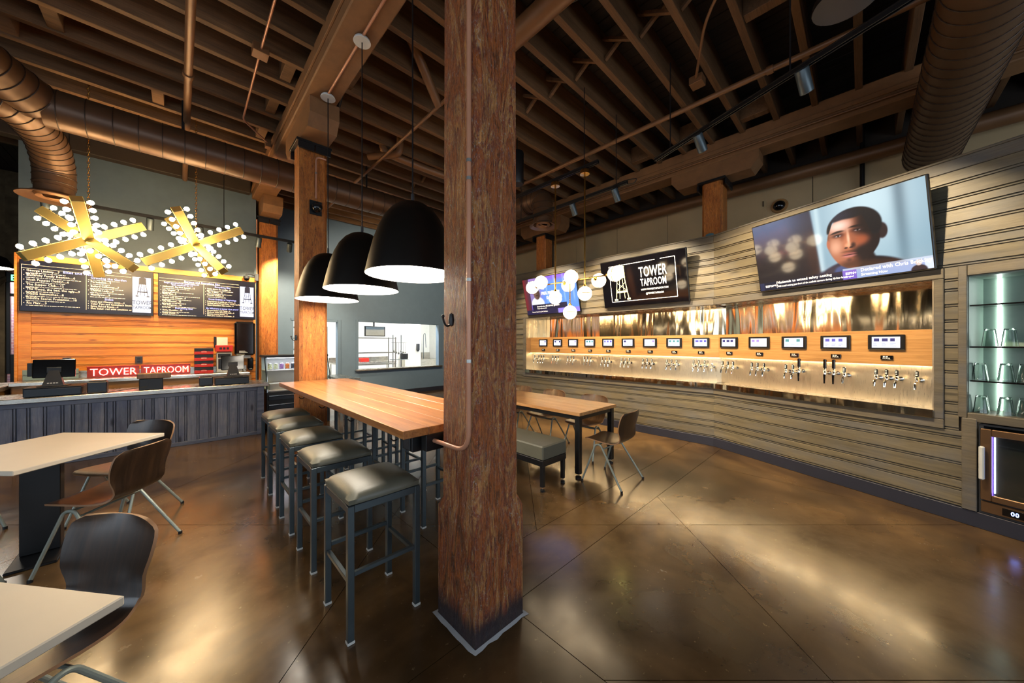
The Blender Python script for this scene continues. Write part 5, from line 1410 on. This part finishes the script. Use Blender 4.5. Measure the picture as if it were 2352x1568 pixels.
# ---- star chandeliers
bar_me = MB().cbox((-0.052, -0.052, -0.6), (0.052, 0.052, 0.6), 0.004).mesh('star_bar')
bulb_me = MB().lathe([(0.001, 0.052), (0.014, 0.048), (0.024, 0.037), (0.0275, 0.024), (0.024, 0.011), (0.015, 0.001), (0.011, -0.008)], 12, (0, 0, 0.012)).mesh('light_bulb')
sock_me = MB().lathe([(0.0145, 0.0), (0.0145, 0.016)], 10, cap1=True).mesh('socket')
def star(label, C, axes, half, chain_top):
    t = thing('star_chandelier', label, 'chandelier', C, 0, 'gold star chandeliers')
    k = half / 0.6
    for ax in axes:
        A = Vector(ax).normalized()
        # side direction carrying the bulbs: as level as possible
        s = A.cross(Vector(C) - Vector((0.3, 0.2, 1.4)))      # bulbs stand off the two edges seen from the room
        s = s.normalized() if s.length > 0.1 else Vector((1, 0, 0))
        n = A.cross(s).normalized()
        Rm = Matrix((s, n, A)).transposed()
        if Rm.determinant() < 0: Rm = Matrix((s, -n, A)).transposed()
        br = link('star_bar', bar_me, M['goldbar'], t, (0, 0, 0), Rm.to_euler())
        for sg in (-1, 1):
            rot = (0, PI / 2 * sg, 0)
            for u in [0.12 + 0.108 * i for i in range(5)]:
                for e in (-1, 1):
                    link('light_bulb', bulb_me, M['bulb'], br, (sg * 0.064, 0, e * u * k), rot)
                    link('bulb_socket', sock_me, M['black'], br, (sg * 0.051, 0, e * u * k), rot)
        br.scale = (1, 1, k)
    ch = MB(); z = 0.06; i = 0
    top = chain_top - C[2]
    while z < top:
        pts = []
        for j in range(10):
            a = 2 * PI * j / 10
            px, pz = 0.011 * math.cos(a), 0.024 * math.sin(a)
            pts.append((px, 0, z + pz) if i % 2 == 0 else (0, px, z + pz))
        ch.tube(pts, 0.0035, 5, closed=True); z += 0.038; i += 1
    o = ch.build('hanging_chain', M['brass'], t); o['kind'] = 'stuff'
    return t
A1 = [(-0.742, -0.382, -0.551), (-0.05, -0.788, 0.614), (-0.669, 0.483, 0.566)]
star('larger gold star chandelier with bulbs at far left', (-0.819, 6.80, 2.831), A1, 0.60, 5.06)
A2 = [(-0.837, -0.026, -0.546), (-0.44, 0.625, 0.645), (0.325, 0.78, -0.535)]
star('gold star chandelier with bulbs nearer the posts', (0.176, 6.80, 2.967), A2, 0.625, 5.06)

# ---- passage details at far left
t = thing('exit_sign', 'green glowing exit sign in the passage at far left', 'exit sign', (-2.30, 12.17, 2.78))
MB().cbox((-0.22, -0.03, 0.0), (0.22, 0.0, 0.2), 0.004).build('case', M['black'], t)
q = MB(); text_into(q, 'EXIT', 0.17, 0, 0.035, 'CENTER', 0.95, 0.01, zoff=-0.032); q.build('letters', glow('green_exit', (70, 255, 130), 4.0), t, smooth=False)
t = thing('bell_pendant', 'bright-rimmed pendant lamp in the passage at the far left edge', 'lamp', (-2.35, 10.2, 2.80))
MB().lathe([(0.33, 0.0), (0.32, 0.02), (0.24, 0.18), (0.05, 0.28)], 28, cap0=False).build('shade', M['pendant'], t)
MB().lathe([(0.001, 0.015), (0.31, 0.012)], 28).build('diffuser', M['pendant_in'], t)
MB().tube([(0, 0, 0.26), (0, 0, 2.1)], 0.006, 6).build('cord', M['black'], t)
# ================================================================== BAR TABLE, STOOLS, PENDANTS
t = thing('bar_table', 'long honey-coloured plank bar table between the two posts', 'table', (0, 0, 0))
bw = (1.62 - 0.853) / 5
for k in range(5):
    MB().cbox((-bw / 2 + 0.0005, -1.58, -0.0225), (bw / 2 - 0.0005, 1.58, 0.0225), 0.0025).build('top_board', M['butcher'], t, (0.853 + bw * (k + 0.5), 3.285, 1.0375))
for y0, y1 in ((1.705, 1.76), (4.80, 4.86)):
    MB().cbox((0.99, y0, 0.92), (1.42, y1, 1.0145), 0.003).build('steel_bracket', M['black'], t)
for y in (2.6, 3.6):
    MB().cbox((0.95, y, 0.975), (1.55, y + 0.06, 1.0145), 0.003).build('cross_batten', M['black'], t)
for y in (1.9, 2.6, 3.3, 4.0):
    MB().tube(rounded([(0.92, y, 1.013), (0.92, y, 0.97), (0.89, y, 0.96), (0.87, y, 0.985)], 0.02), 0.004, 6).build('bag_hook', M['black'], t)
MB().tube([(1.05, 4.795, 0.965), (1.05, 4.78, 0.965)], 0.018, 14).build('bracket_bolt', M['chrome'], t)
t = thing('outlet_box', 'black outlet box under the near end of the bar table', 'outlet', (1.0, 1.79, 0.955))
MB().cbox((-0.05, 0.0, -0.05), (0.05, 0.12, 0.058), 0.004).build('case', M['black'], t)
MB().cbox((-0.055, 0.02, -0.04), (-0.0505, 0.10, 0.045), 0.002).build('cover', M['darkgrey'], t)

def cushion(mb, hx, hy, z0, th, puff):
    n = 14; vs = []; fs = []
    def edge(u, e):  # rounded square radius limit
        return u
    for j in range(n + 1):
        for i in range(n + 1):
            u, v = -1 + 2 * i / n, -1 + 2 * j / n
            x = hx * u * (1 - 0.035 * v * v); y = hy * v * (1 - 0.035 * u * u)
            e = (1 - abs(u) ** 6) * (1 - abs(v) ** 6)
            vs.append((x, y, z0 + th * 0.45 + (th * 0.55 + puff * (1 - u * u) * (1 - v * v)) * e ** 0.5))
    for j in range(n):
        for i in range(n):
            k = j * (n + 1) + i; fs.append((k, k + 1, k + n + 2, k + n + 1))
    b = len(vs); ring = [i for i in range(n)] + [n + j * (n + 1) for j in range(n)] + [n * (n + 1) + n - i for i in range(n)] + [(n - j) * (n + 1) for j in range(n)]
    for r in ring: x, y, z = vs[r]; vs.append((x * 0.985, y * 0.985, z0))
    m = len(ring)
    for i in range(m): fs.append((ring[(i + 1) % m], ring[i], b + i, b + (i + 1) % m))
    fs.append(tuple(b + i for i in range(m))[::-1])
    mb.add(vs, fs)

def make_stool():
    t = thing('bar_stool', 'x', 'stool', (0, 0, 0), 0, 'padded bar stools')
    s = 0.185; lw = 0.0165
    c = MB(); cushion(c, 0.205, 0.205, 0.705, 0.055, 0.018); c.build('seat_cushion', M['vinyl'], t, ang=60)
    for sx in (-1, 1):
        for sy in (-1, 1):
            lg = MB().cbox((sx * s - lw, sy * s - lw, 0.012), (sx * s + lw, sy * s + lw, 0.70), 0.003).build('leg', M['stoolsteel'], t)
            MB().cbox((sx * s - lw - 0.002, sy * s - lw - 0.002, 0.0), (sx * s + lw + 0.002, sy * s + lw + 0.002, 0.014), 0.002).build('foot_glide', M['glide'], lg)
    i0 = s - lw
    for sg in (-1, 1):
        MB().cbox((-i0, sg * s - 0.013, 0.662), (i0, sg * s + 0.013, 0.70), 0.002).build('seat_rail', M['stoolsteel'], t)
        MB().cbox((sg * s - 0.013, -i0, 0.662), (sg * s + 0.013, i0, 0.70), 0.002).build('seat_rail', M['stoolsteel'], t)
        MB().cbox((-i0, sg * s - 0.011, 0.335), (i0, sg * s + 0.011, 0.357), 0.002).build('foot_rail', M['stoolsteel'], t)
        MB().cbox((sg * s - 0.011, -i0, 0.300), (sg * s + 0.011, i0, 0.322), 0.002).build('foot_rail', M['stoolsteel'], t)
    return t
SY = [2.01, 2.735, 3.37, 3.99, 4.57]
SXL = [0.81, 0.825, 0.828, 0.845, 0.868]
near = ['nearest', 'second nearest', 'third nearest', 'fourth nearest', 'farthest']
st0 = make_stool(); st0.location = (SXL[0], SY[0], 0); st0['label'] = 'nearest padded bar stool along the left side of the bar table'
for k in range(1, 5):
    dup(st0, (SXL[k], SY[k], 0), 0, '%s padded bar stool along the left side of the bar table' % near[k])
for k in range(1, 5):
    dup(st0, (1.635, SY[k] - 0.01, 0), 0, '%s visible padded bar stool beyond the bar table' % near[k - 1 if k < 4 else 4])

def pendant(y, label, rod=True):
    x, z = 1.235, 2.03
    t = thing('bell_pendant', label, 'pendant lamp', (x, y, z), 0, 'black bell pendants over the bar table')
    prof = [(0.328, 0.0), (0.326, 0.012), (0.302, 0.12), (0.272, 0.24), (0.238, 0.34), (0.198, 0.42), (0.15, 0.48), (0.10, 0.517), (0.05, 0.535), (0.012, 0.542)]
    MB().lathe(prof, 40, cap1=True).build('shade', M['pendant'], t, ang=50)
    MB().lathe([(0.3265, 0.001), (0.298, 0.12), (0.268, 0.24), (0.234, 0.335), (0.19, 0.41), (0.14, 0.47), (0.001, 0.50)], 40).build('shade_lining', M['white'], t, ang=50)
    MB().lathe([(0.001, 0.030), (0.314, 0.030)], 40).build('diffuser', M['pendant_in'], t)
    MB().tube([(0, 0, 0.53), (0, 0, 0.60)], 0.012, 10).build('cord_grip', M['darkgrey'], t)
    MB().tube([(0, 0, 0.58), (0, 0, 2.35)], 0.0055, 8).build('cord', M['black'], t)
    MB().lathe([(0.075, 0.0), (0.078, 0.004), (0.07, 0.025), (0.06, 0.03)], 24, (0, 0, 2.335), cap0=True, cap1=True).build('canopy', M['glide'], t)
pendant(2.32, 'nearest and largest-looking black bell pendant over the bar table')
pendant(3.295, 'middle black bell pendant over the bar table')
pendant(4.325, 'farthest black bell pendant over the bar table')

# ================================================================== CHAIRS AND TABLES
def shell_mesh(name):
    # side profile (y forward, z up) from seat front to top of the back
    ctrl = [(0.225, 0.440), (0.19, 0.452), (0.08, 0.448), (-0.04, 0.438), (-0.13, 0.440), (-0.185, 0.470), (-0.208, 0.530), (-0.222, 0.60), (-0.24, 0.68), (-0.262, 0.76), (-0.272, 0.795)]
    hw = [0.165, 0.198, 0.208, 0.205, 0.192, 0.180, 0.188, 0.206, 0.220, 0.212, 0.160]
    # refine
    P = []; W = []
    n = len(ctrl)
    for i in range(n - 1):
        for s in range(3):
            tt = s / 3
            p0, p1, p2, p3 = (ctrl[max(0, min(n - 1, i + o))] for o in (-1, 0, 1, 2))
            w0, w1, w2, w3 = (hw[max(0, min(n - 1, i + o))] for o in (-1, 0, 1, 2))
            cr = lambda a, b, c, d: 0.5 * (2 * b + (c - a) * tt + (2 * a - 5 * b + 4 * c - d) * tt * tt + (3 * b - a - 3 * c + d) * tt ** 3)
            P.append((cr(p0[0], p1[0], p2[0], p3[0]), cr(p0[1], p1[1], p2[1], p3[1]))); W.append(cr(w0, w1, w2, w3))
    P.append(ctrl[-1]); W.append(hw[-1])
    m = 12; vs = []; nr = len(P)
    top = []
    for i, ((y, z), w) in enumerate(zip(P, W)):
        back = sm(0.5, 0.62, z)
        row = []
        for j in range(m + 1):
            u = -1 + 2 * j / m
            dy = 0.030 * back * u * u           # the back wraps forward at its sides
            dz = 0.010 * (1 - back) * u * u if z < 0.5 else 0
            row.append(Vector((w * u, y + dy, z + dz)))
        top.append(row)
    th = 0.012
    def nrm(i, j):
        a = top[min(i + 1, nr - 1)][j] - top[max(i - 1, 0)][j]; b = top[i][min(j + 1, m)] - top[i][max(j - 1, 0)]
        return a.cross(b).normalized()
    bot = [[top[i][j] - nrm(i, j) * th * -1 for j in range(m + 1)] for i in range(nr)]
    mb = MB(); vs = [tuple(v) for r in top for v in r] + [tuple(v) for r in bot for v in r]
    N = nr * (m + 1); fs = []
    for i in range(nr - 1):
        for j in range(m):
            k = i * (m + 1) + j
            fs.append((k, k + m + 1, k + m + 2, k + 1)); fs.append((N + k, N + k + 1, N + k + m + 2, N + k + m + 1))
    mb.add(vs, fs); mb.slot = 1
    rim = []
    for i in range(nr - 1):
        k = i * (m + 1); rim.append((k, N + k, N + k + m + 1, k + m + 1)); k += m; rim.append((k, k + m + 1, N + k + m + 1, N + k))
    for j in range(m):
        rim.append((j, j + 1, N + j + 1, N + j)); k = (nr - 1) * (m + 1) + j; rim.append((k, N + k, N + k + 1, k + 1))
    b = len(mb.v) - len(vs)
    mb.f += [tuple(q) for q in rim]; mb.mi += [1] * len(rim)
    return mb.mesh(name, True, 50)
shell_w = shell_mesh('seat_shell'); shell_o = shell_mesh('seat_shell')
def make_chair(mat, shell):
    t = thing('shell_chair', 'x', 'chair', (0, 0, 0), 0, 'bent plywood chairs')
    link('seat_shell', shell, [mat, M['plyedge']], t)
    for sx in (-1, 1):
        pts = rounded([(sx * 0.255, 0.215, 0.012), (sx * 0.205, 0.075, 0.422), (sx * 0.205, 0.015, 0.426), (sx * 0.262, -0.255, 0.012)], 0.05, 6)
        fr = MB().tube(pts, 0.0105, 10).build('leg_frame', M['chairleg'], t)
        for p in ((sx * 0.255, 0.215), (sx * 0.262, -0.255)):
            MB().lathe([(0.013, 0.0), (0.013, 0.022)], 10, (p[0], p[1], 0), cap0=True, cap1=True).build('foot_cap', M['black'], fr)
    for y, z in ((0.085, 0.40), (-0.015, 0.385)):
        MB().tube([(-0.212, y, z), (0.212, y, z)], 0.008, 8).build('crossbar', M['chairleg'], t)
    return t
def chair_at(first, loc, facing, label):
    """facing = world angle the sitter looks toward"""
    rz = math.radians(facing) - PI / 2
    if first['label'] == 'x':
        first.location = (*loc, 0); first.rotation_euler = (0, 0, rz); first['label'] = label; return first
    return dup(first, (*loc, 0), rz, label)
cw = make_chair(M['walnut'], shell_w); co = make_chair(M['oakply'], shell_o)
chair_at(cw, (-0.357, 3.78), 142, 'dark walnut chair turned away at the near side of the left white table')
chair_at(cw, (-0.345, 4.545), 225, 'dark brown chair beyond the left white table, facing us')
chair_at(cw, (-1.36, 4.90), -45, 'brown chair mostly cut off at the left edge behind the white table')
chair_at(cw, (-1.13, 3.82), 45, 'chair at the left edge of which mainly one pale leg shows')
chair_at(cw, (-0.375, 2.055), 218, 'dark walnut chair pushed against the corner white table in the foreground')
cw2 = chair_at(cw, (3.48, 1.975), 92, 'plywood chair at the head of the long right table, seen from behind')
chair_at(co, (4.00, 2.66), 180, 'plywood chair nearest us beyond the long right table')
chair_at(co, (4.02, 3.40), 180, 'second plywood chair beyond the long right table')
chair_at(co, (4.01, 4.08), 180, 'third plywood chair beyond the long right table, beside the post')

def square_table(c, rotdeg, half, label):
    t = thing('cafe_table', label, 'table', (*c, 0), math.radians(rotdeg), 'white cafe tables')
    tp = MB().cbox((-half, -half, 0.727), (half, half, 0.757), 0.004).build('table_top', M['whitetop'], t)
    return t
t = square_table((-0.72, 4.205), 45, 0.445, 'white square table at left with a dark pedestal')
MB().cbox((-0.09, -0.06, 0.02), (0.09, 0.06, 0.70), 0.004).build('pedestal', M['black'], t, rot=(0, 0, math.radians(-45)))
MB().cbox((-0.25, -0.2, 0.70), (0.25, 0.2, 0.725), 0.004).build('top_plate', M['black'], t)
MB().cbox((-0.11, -0.28, 0.0), (0.11, 0.28, 0.018), 0.006).build('base_plate', M['black'], t, rot=(0, 0, math.radians(-45)))
e1 = Vector((-0.62, 0.783)); e2 = Vector((-0.783, -0.62)); cn = Vector((-0.12, 1.58))
cc = cn + e1 * 0.445 + e2 * 0.445
t = square_table(tuple(cc), math.degrees(math.atan2(e1.y, e1.x)), 0.445, 'white table corner in the lower left foreground')
MB().cbox((-0.09, -0.06, 0.02), (0.09, 0.06, 0.70), 0.004).build('pedestal', M['black'], t)
MB().cbox((-0.25, -0.2, 0.70), (0.25, 0.2, 0.725), 0.004).build('top_plate', M['black'], t)
MB().cbox((-0.28, -0.28, 0.0), (0.28, 0.28, 0.02), 0.006).build('base_plate', M['black'], t)

def glide_foot(x, y, parent, r=0.03):
    f = MB().lathe([(r, 0.0), (r, 0.02), (r * 0.5, 0.028)], 14, (x, y, 0), cap0=True, cap1=True).build('levelling_foot', M['black'], parent)
    MB().tube([(x, y, 0.026), (x, y, 0.052)], 0.006, 8).build('foot_stem', M['chrome'], f)
t = thing('communal_table', 'long pale wood table on black steel legs at right of the post', 'table', (0, 0, 0))
for k in range(4):
    b = 0.815 / 4
    MB().cbox((-b / 2 + 0.0004, -1.15, -0.019), (b / 2 - 0.0004, 1.15, 0.019), 0.002).build('top_board', M['butcher_pale'], t, (3.195 + b * (k + 0.5), 3.35, 0.731))
for x in (3.245, 3.955):
    for y in (2.25, 4.45):
        lg = MB().cbox((x - 0.03, y - 0.03, 0.05), (x + 0.03, y + 0.03, 0.711), 0.003).build('leg', M['black'], t); glide_foot(x, y, t, 0.034)
for x in (3.245, 3.955): MB().cbox((x - 0.02, 2.281, 0.66), (x + 0.02, 4.419, 0.711), 0.003).build('side_rail', M['black'], t)
for y in (2.25, 4.45): MB().cbox((3.276, y - 0.02, 0.66), (3.924, y + 0.02, 0.711), 0.003).build('end_rail', M['black'], t)
t = thing('padded_bench', 'grey-green vinyl bench on black legs beside the long right table', 'bench', (0, 0, 0))
MB().cbox((2.65, 2.27, 0.325), (3.05, 4.3, 0.472), 0.012).build('seat_cushion', M['vinyl'], t)
MB().cbox((2.652, 2.272, 0.262), (3.048, 4.298, 0.324), 0.003).build('frame', M['black'], t)
for x in (2.68, 3.02):
    for y in (2.30, 4.27):
        MB().cbox((x - 0.02, y - 0.02, 0.05), (x + 0.02, y + 0.02, 0.261), 0.003).build('leg', M['black'], t); glide_foot(x, y, t, 0.024)

# ================================================================== DRINKS CASE, STEEL TABLE, KITCHEN
t = thing('display_case', 'black open refrigerated drinks case with lit white inside behind the counter end', 'display case', (1.10, 7.30, 0))
W = 1.03; D = 0.7
MB().cbox((0, 0.03, 0.0), (W, D, 0.66), 0.006).build('base_cabinet', M['black'], t)
for z in (0.40, 0.56):
    MB().cbox((0.03, 0.0, z - 0.045), (W - 0.03, 0.028, z + 0.02), 0.004).build('louvre_panel', M['navy'], t)
    MB().cbox((0.03, -0.012, z + 0.026), (W - 0.03, 0.02, z + 0.046), 0.004).build('steel_strip', M['chrome'], t)
MB().box((0.02, D - 0.03, 0.66), (W - 0.02, D, 1.28)).build('back_panel', M['white'], t, smooth=False)
for x in (0.0, W - 0.02):
    q = MB(); q.add([(x, 0.02, 0.66), (x, D, 0.66), (x, D, 1.29), (x, 0.22, 1.29), (x, 0.05, 0.95), (x + 0.02, 0.02, 0.66), (x + 0.02, D, 0.66), (x + 0.02, D, 1.29), (x + 0.02, 0.22, 1.29), (x + 0.02, 0.05, 0.95)],
                   [(0, 1, 2, 3, 4)[::-1], (5, 6, 7, 8, 9), (0, 5, 9, 4)[::-1], (4, 9, 8, 3)[::-1], (3, 8, 7, 2)[::-1], (0, 1, 6, 5)])
    q.build('side_glass', M['pane'], t, smooth=False)
MB().cbox((-0.01, 0.18, 1.265), (W + 0.01, D, 1.31), 0.006).build('canopy', M['black'], t)
MB().box((0.05, 0.26, 1.255), (W - 0.05, 0.32, 1.263)).build('case_light', M['caseglow'], t, smooth=False)
MB().cbox((0.022, 0.30, 1.015), (W - 0.022, D - 0.032, 1.035), 0.003).build('shelf', M['white'], t)
MB().cbox((0.022, 0.05, 0.665), (W - 0.022, D - 0.032, 0.69), 0.003).build('deck_tray', M['white'], t)
MB().cbox((0.06, 0.10, 0.69), (0.30, 0.5, 0.80), 0.004).build('product_tray', M['offwhite'], t)
for a in ((0.0, 0.02, 0.66), (W, 0.02, 0.66)):
    MB().tube([a, (a[0], 0.05, 0.95), (a[0], 0.22, 1.28)], 0.008, 8).build('edge_tube', M['black'], t)
cans = [((196, 206, 160), 'pale yellow'), ((186, 190, 150), 'pale green'), ((150, 110, 160), 'purple'), ((226, 120, 60), 'orange'), ((60, 66, 74), 'dark grey'), ((60, 140, 150), 'teal'), ((200, 60, 50), 'red')]
for i, (c, nm) in enumerate(cans):
    x = 1.10 + 0.10 + 0.092 * i
    k = thing('drink_can', '%s printed drink can, %s from the left on the case shelf' % (nm, ORD[i]), 'can', (x, 7.30 + 0.36, 1.0352), 0, 'cans in the drinks case')
    MB().lathe([(0.026, 0.0), (0.033, 0.012), (0.033, 0.112), (0.027, 0.124)], 16, cap0=True).build('can_body', M['wire'], k)
    MB().lathe([(0.0335, 0.016), (0.0335, 0.108)], 16).build('can_print', plain('can_print_%d' % i, c, 0.4, 0.3, 0.7, 40), k)
    MB().lathe([(0.001, 0.120), (0.026, 0.121), (0.027, 0.124)], 16).build('can_lid', M['wire'], k)
t = thing('steel_worktable', 'stainless worktable end beyond the bar table below the kitchen door', 'worktable', (0, 0, 0))
MB().cbox((2.18, 6.75, 0.82), (2.5, 7.9, 0.86), 0.006).build('table_top', M['steel'], t, (0, 0, 0.0))
for x in (2.22, 2.46):
    for y in (6.8, 7.85): MB().tube([(x, y, 0.0), (x, y, 0.822)], 0.02, 10).build('leg', M['steel'], t)
MB().cbox((2.2, 6.77, 0.25), (2.48, 7.88, 0.27), 0.004).build('undershelf', M['steel'], t)

# kitchen beyond the hatch
KY1 = 13.0
kw = struct(MB().box((1.1, KY1, 0), (X1, KY1 + 0.1, 3.3)).build('wall_kitchen', M['white'], smooth=False))
struct(MB().box((1.1, BY + 0.14, 3.2), (X1, KY1, 3.3)).build('ceiling_kitchen', M['white'], smooth=False))
struct(MB().box((1.1, BY + 0.14, 0), (1.2, KY1, 3.2)).build('wall_kitchen_side', M['white'], smooth=False))
struct(MB().box((X1 - 0.1, BY + 0.14, 0), (X1, KY1, 3.2)).build('wall_kitchen_side', M['white'], smooth=False))
struct(MB().cbox((1.2, BY + 0.15, 0.001), (X1 - 0.1, KY1, 0.012), 0.001).build('floor_kitchen', M['offwhite']))
struct(MB().cbox((5.72, 10.9, 0.0), (6.12, 11.3, 3.2), 0.006).build('column_kitchen', M['white']))
for x in (2.6, 5.0, 6.6):
    t = thing('kitchen_light', 'ceiling light panel in the kitchen, %s from the left' % ORD[int(x // 2) - 1], 'ceiling light', (x, 10.5, 3.19), 0, 'kitchen ceiling panels')
    MB().cbox((-0.6, -0.3, 0.0), (0.6, 0.3, 0.012), 0.003).build('frame', M['white'], t)
    MB().box((-0.56, -0.26, -0.004), (0.56, 0.26, -0.001)).build('diffuser', glow('kitchen_panel_%d' % int(x), (255, 252, 244), 34.0), t, smooth=False)
t = thing('wire_rack', 'steel shelving rack seen through the left of the kitchen hatch', 'shelving', (3.5, 10.2, 0))
for x in (0, 1.35):
    for y in (0, 0.5): MB().tube([(x, y, 0.012), (x, y, 1.72)], 0.015, 8).build('upright', M['rackgrey'], t)
for z in (0.9, 1.25, 1.70):
    MB().cbox((-0.02, -0.02, z - 0.02), (1.37, 0.52, z), 0.003).build('shelf', M['rackgrey'], t)
t = thing('kitchen_monitor', 'grey monitor hanging in the kitchen hatch', 'monitor', (4.2, 10.25, 1.74))
MB().cbox((-0.28, 0, 0), (0.34, 0.05, 0.30), 0.006).build('case', M['darkgrey'], t)
MB().box((-0.25, -0.002, 0.02), (0.31, -0.0005, 0.28)).build('display', M['offwhite'], t, smooth=False)
MB().tube([(0, 0.03, 0.29), (0, 0.03, 1.45)], 0.025, 8).build('ceiling_mount', M['darkgrey'], t)
t = thing('steel_bench', 'stainless prep bench in the kitchen behind the hatch rack', 'worktable', (3.5, 11.5, 0))
MB().cbox((0, 0, 0.86), (2.0, 0.7, 0.90), 0.004).build('table_top', M['steel'], t)
MB().cbox((0, 0.68, 0.901), (2.0, 0.7, 1.05), 0.004).build('upstand', M['steel'], t)
for x in (0.05, 1.95):
    for y in (0.05, 0.65): MB().tube([(x, y, 0.012), (x, y, 0.862)], 0.02, 8).build('leg', M['steel'], t)
tag(MB().cbox((4.35, 11.7, 0.902), (4.62, 11.9, 1.03), 0.006).build('red_carton', M['red']), 'small red carton on the kitchen prep bench', 'box')
t = thing('utensil_rack', 'dark upright racks of hanging utensils left of the white kitchen column', 'rack', (5.0, 10.7, 0))
for x in (0.0, 0.28):
    MB().tube([(x, 0, 0.012), (x, 0, 1.8)], 0.014, 8).build('upright', M['stoolsteel'], t)
MB().tube([(-0.05, 0, 1.55), (0.5, 0, 1.55)], 0.01, 8).build('hook_bar', M['rackgrey'], t)
for k in range(6):
    x = 0.03 + 0.08 * k
    u = MB().tube([(x, -0.01, 1.55), (x, -0.01, 1.30 - 0.03 * (k % 3))], 0.005, 6).build('utensil_handle', M['stoolsteel'], t)
    MB().sphere((x, -0.01, 1.26 - 0.03 * (k % 3)), 0.03, 10, 6, 1.4).build('utensil_head', M['rackgrey'], u)
MB().cbox((-0.05, -0.1, 0.98), (0.5, 0.15, 1.0), 0.003).build('shelf', M['stoolsteel'], t)
MB().cbox((0.3, -0.08, 1.0), (0.5, 0.14, 1.2), 0.02).build('mixer_body', M['darkgrey'], t)
t = thing('soap_dispenser', 'black soap dispenser on the white kitchen column', 'dispenser', (5.98, 10.898, 1.28))
MB().cbox((-0.05, -0.09, 0), (0.05, 0, 0.24), 0.012).build('body', M['darkgrey'], t)
MB().cbox((-0.03, -0.08, -0.035), (0.03, -0.02, -0.001), 0.008).build('spout', M['black'], t)
t = thing('kitchen_sink', 'stainless sink counter at the right of the kitchen', 'sink', (6.3, 11.9, 0))
MB().cbox((0, 0, 0.5), (1.3, 0.9, 0.9), 0.006).build('basin', M['steel'], t)
MB().cbox((0, 0.88, 0.901), (1.3, 0.9, 1.15), 0.004).build('splashback', M['steel'], t)
for x in (0.05, 1.25): MB().tube([(x, 0.1, 0.012), (x, 0.1, 0.502)], 0.02, 8).build('leg', M['steel'], t)
MB().tube(rounded([(0.95, 0.8, 0.9), (0.95, 0.8, 1.9), (0.95, 0.65, 1.95), (0.95, 0.6, 1.35)], 0.12), 0.012, 8).build('spray_hose', M['stoolsteel'], t)
tag(MB().cbox((6.62, KY1 - 0.012, 1.35), (6.95, KY1 - 0.001, 1.75), 0.002).build('wall_poster', plain('pale_blue_print', (150, 200, 216), 0.6, 0, 0.3, 20)), 'pale blue notice on the kitchen wall', 'notice')
t = thing('tray_rack', 'white shelving with trays seen through the kitchen doorway', 'shelving', (2.0, 10.6, 0))
for x in (0.0, 1.0):
    for y in (0, 0.45): MB().tube([(x, y, 0.012), (x, y, 2.0)], 0.015, 8).build('upright', M['rackgrey'], t)
for z in (0.75, 1.05, 1.35, 1.65, 1.95): MB().cbox((0, 0, z), (1.0, 0.45, z + 0.03), 0.003).build('shelf', M['rackgrey'], t)
for k, z in enumerate((0.782, 1.082, 1.382)): tag(MB().cbox((2.1 + 0.2 * k, 10.63, z), (2.6 + 0.2 * k, 10.95, z + 0.1), 0.006).build('food_tray', M['steel']), 'steel tray on the %s shelf of the doorway rack' % ['lowest', 'middle', 'third'][k], 'tray', 'trays in the kitchen doorway')
tag(MB().cbox((1.56, 9.685, 3.05), (1.68, 9.699, 3.25), 0.003).build('wall_grille', M['black']), 'small black square grille high on the blue wall between posts', 'grille')
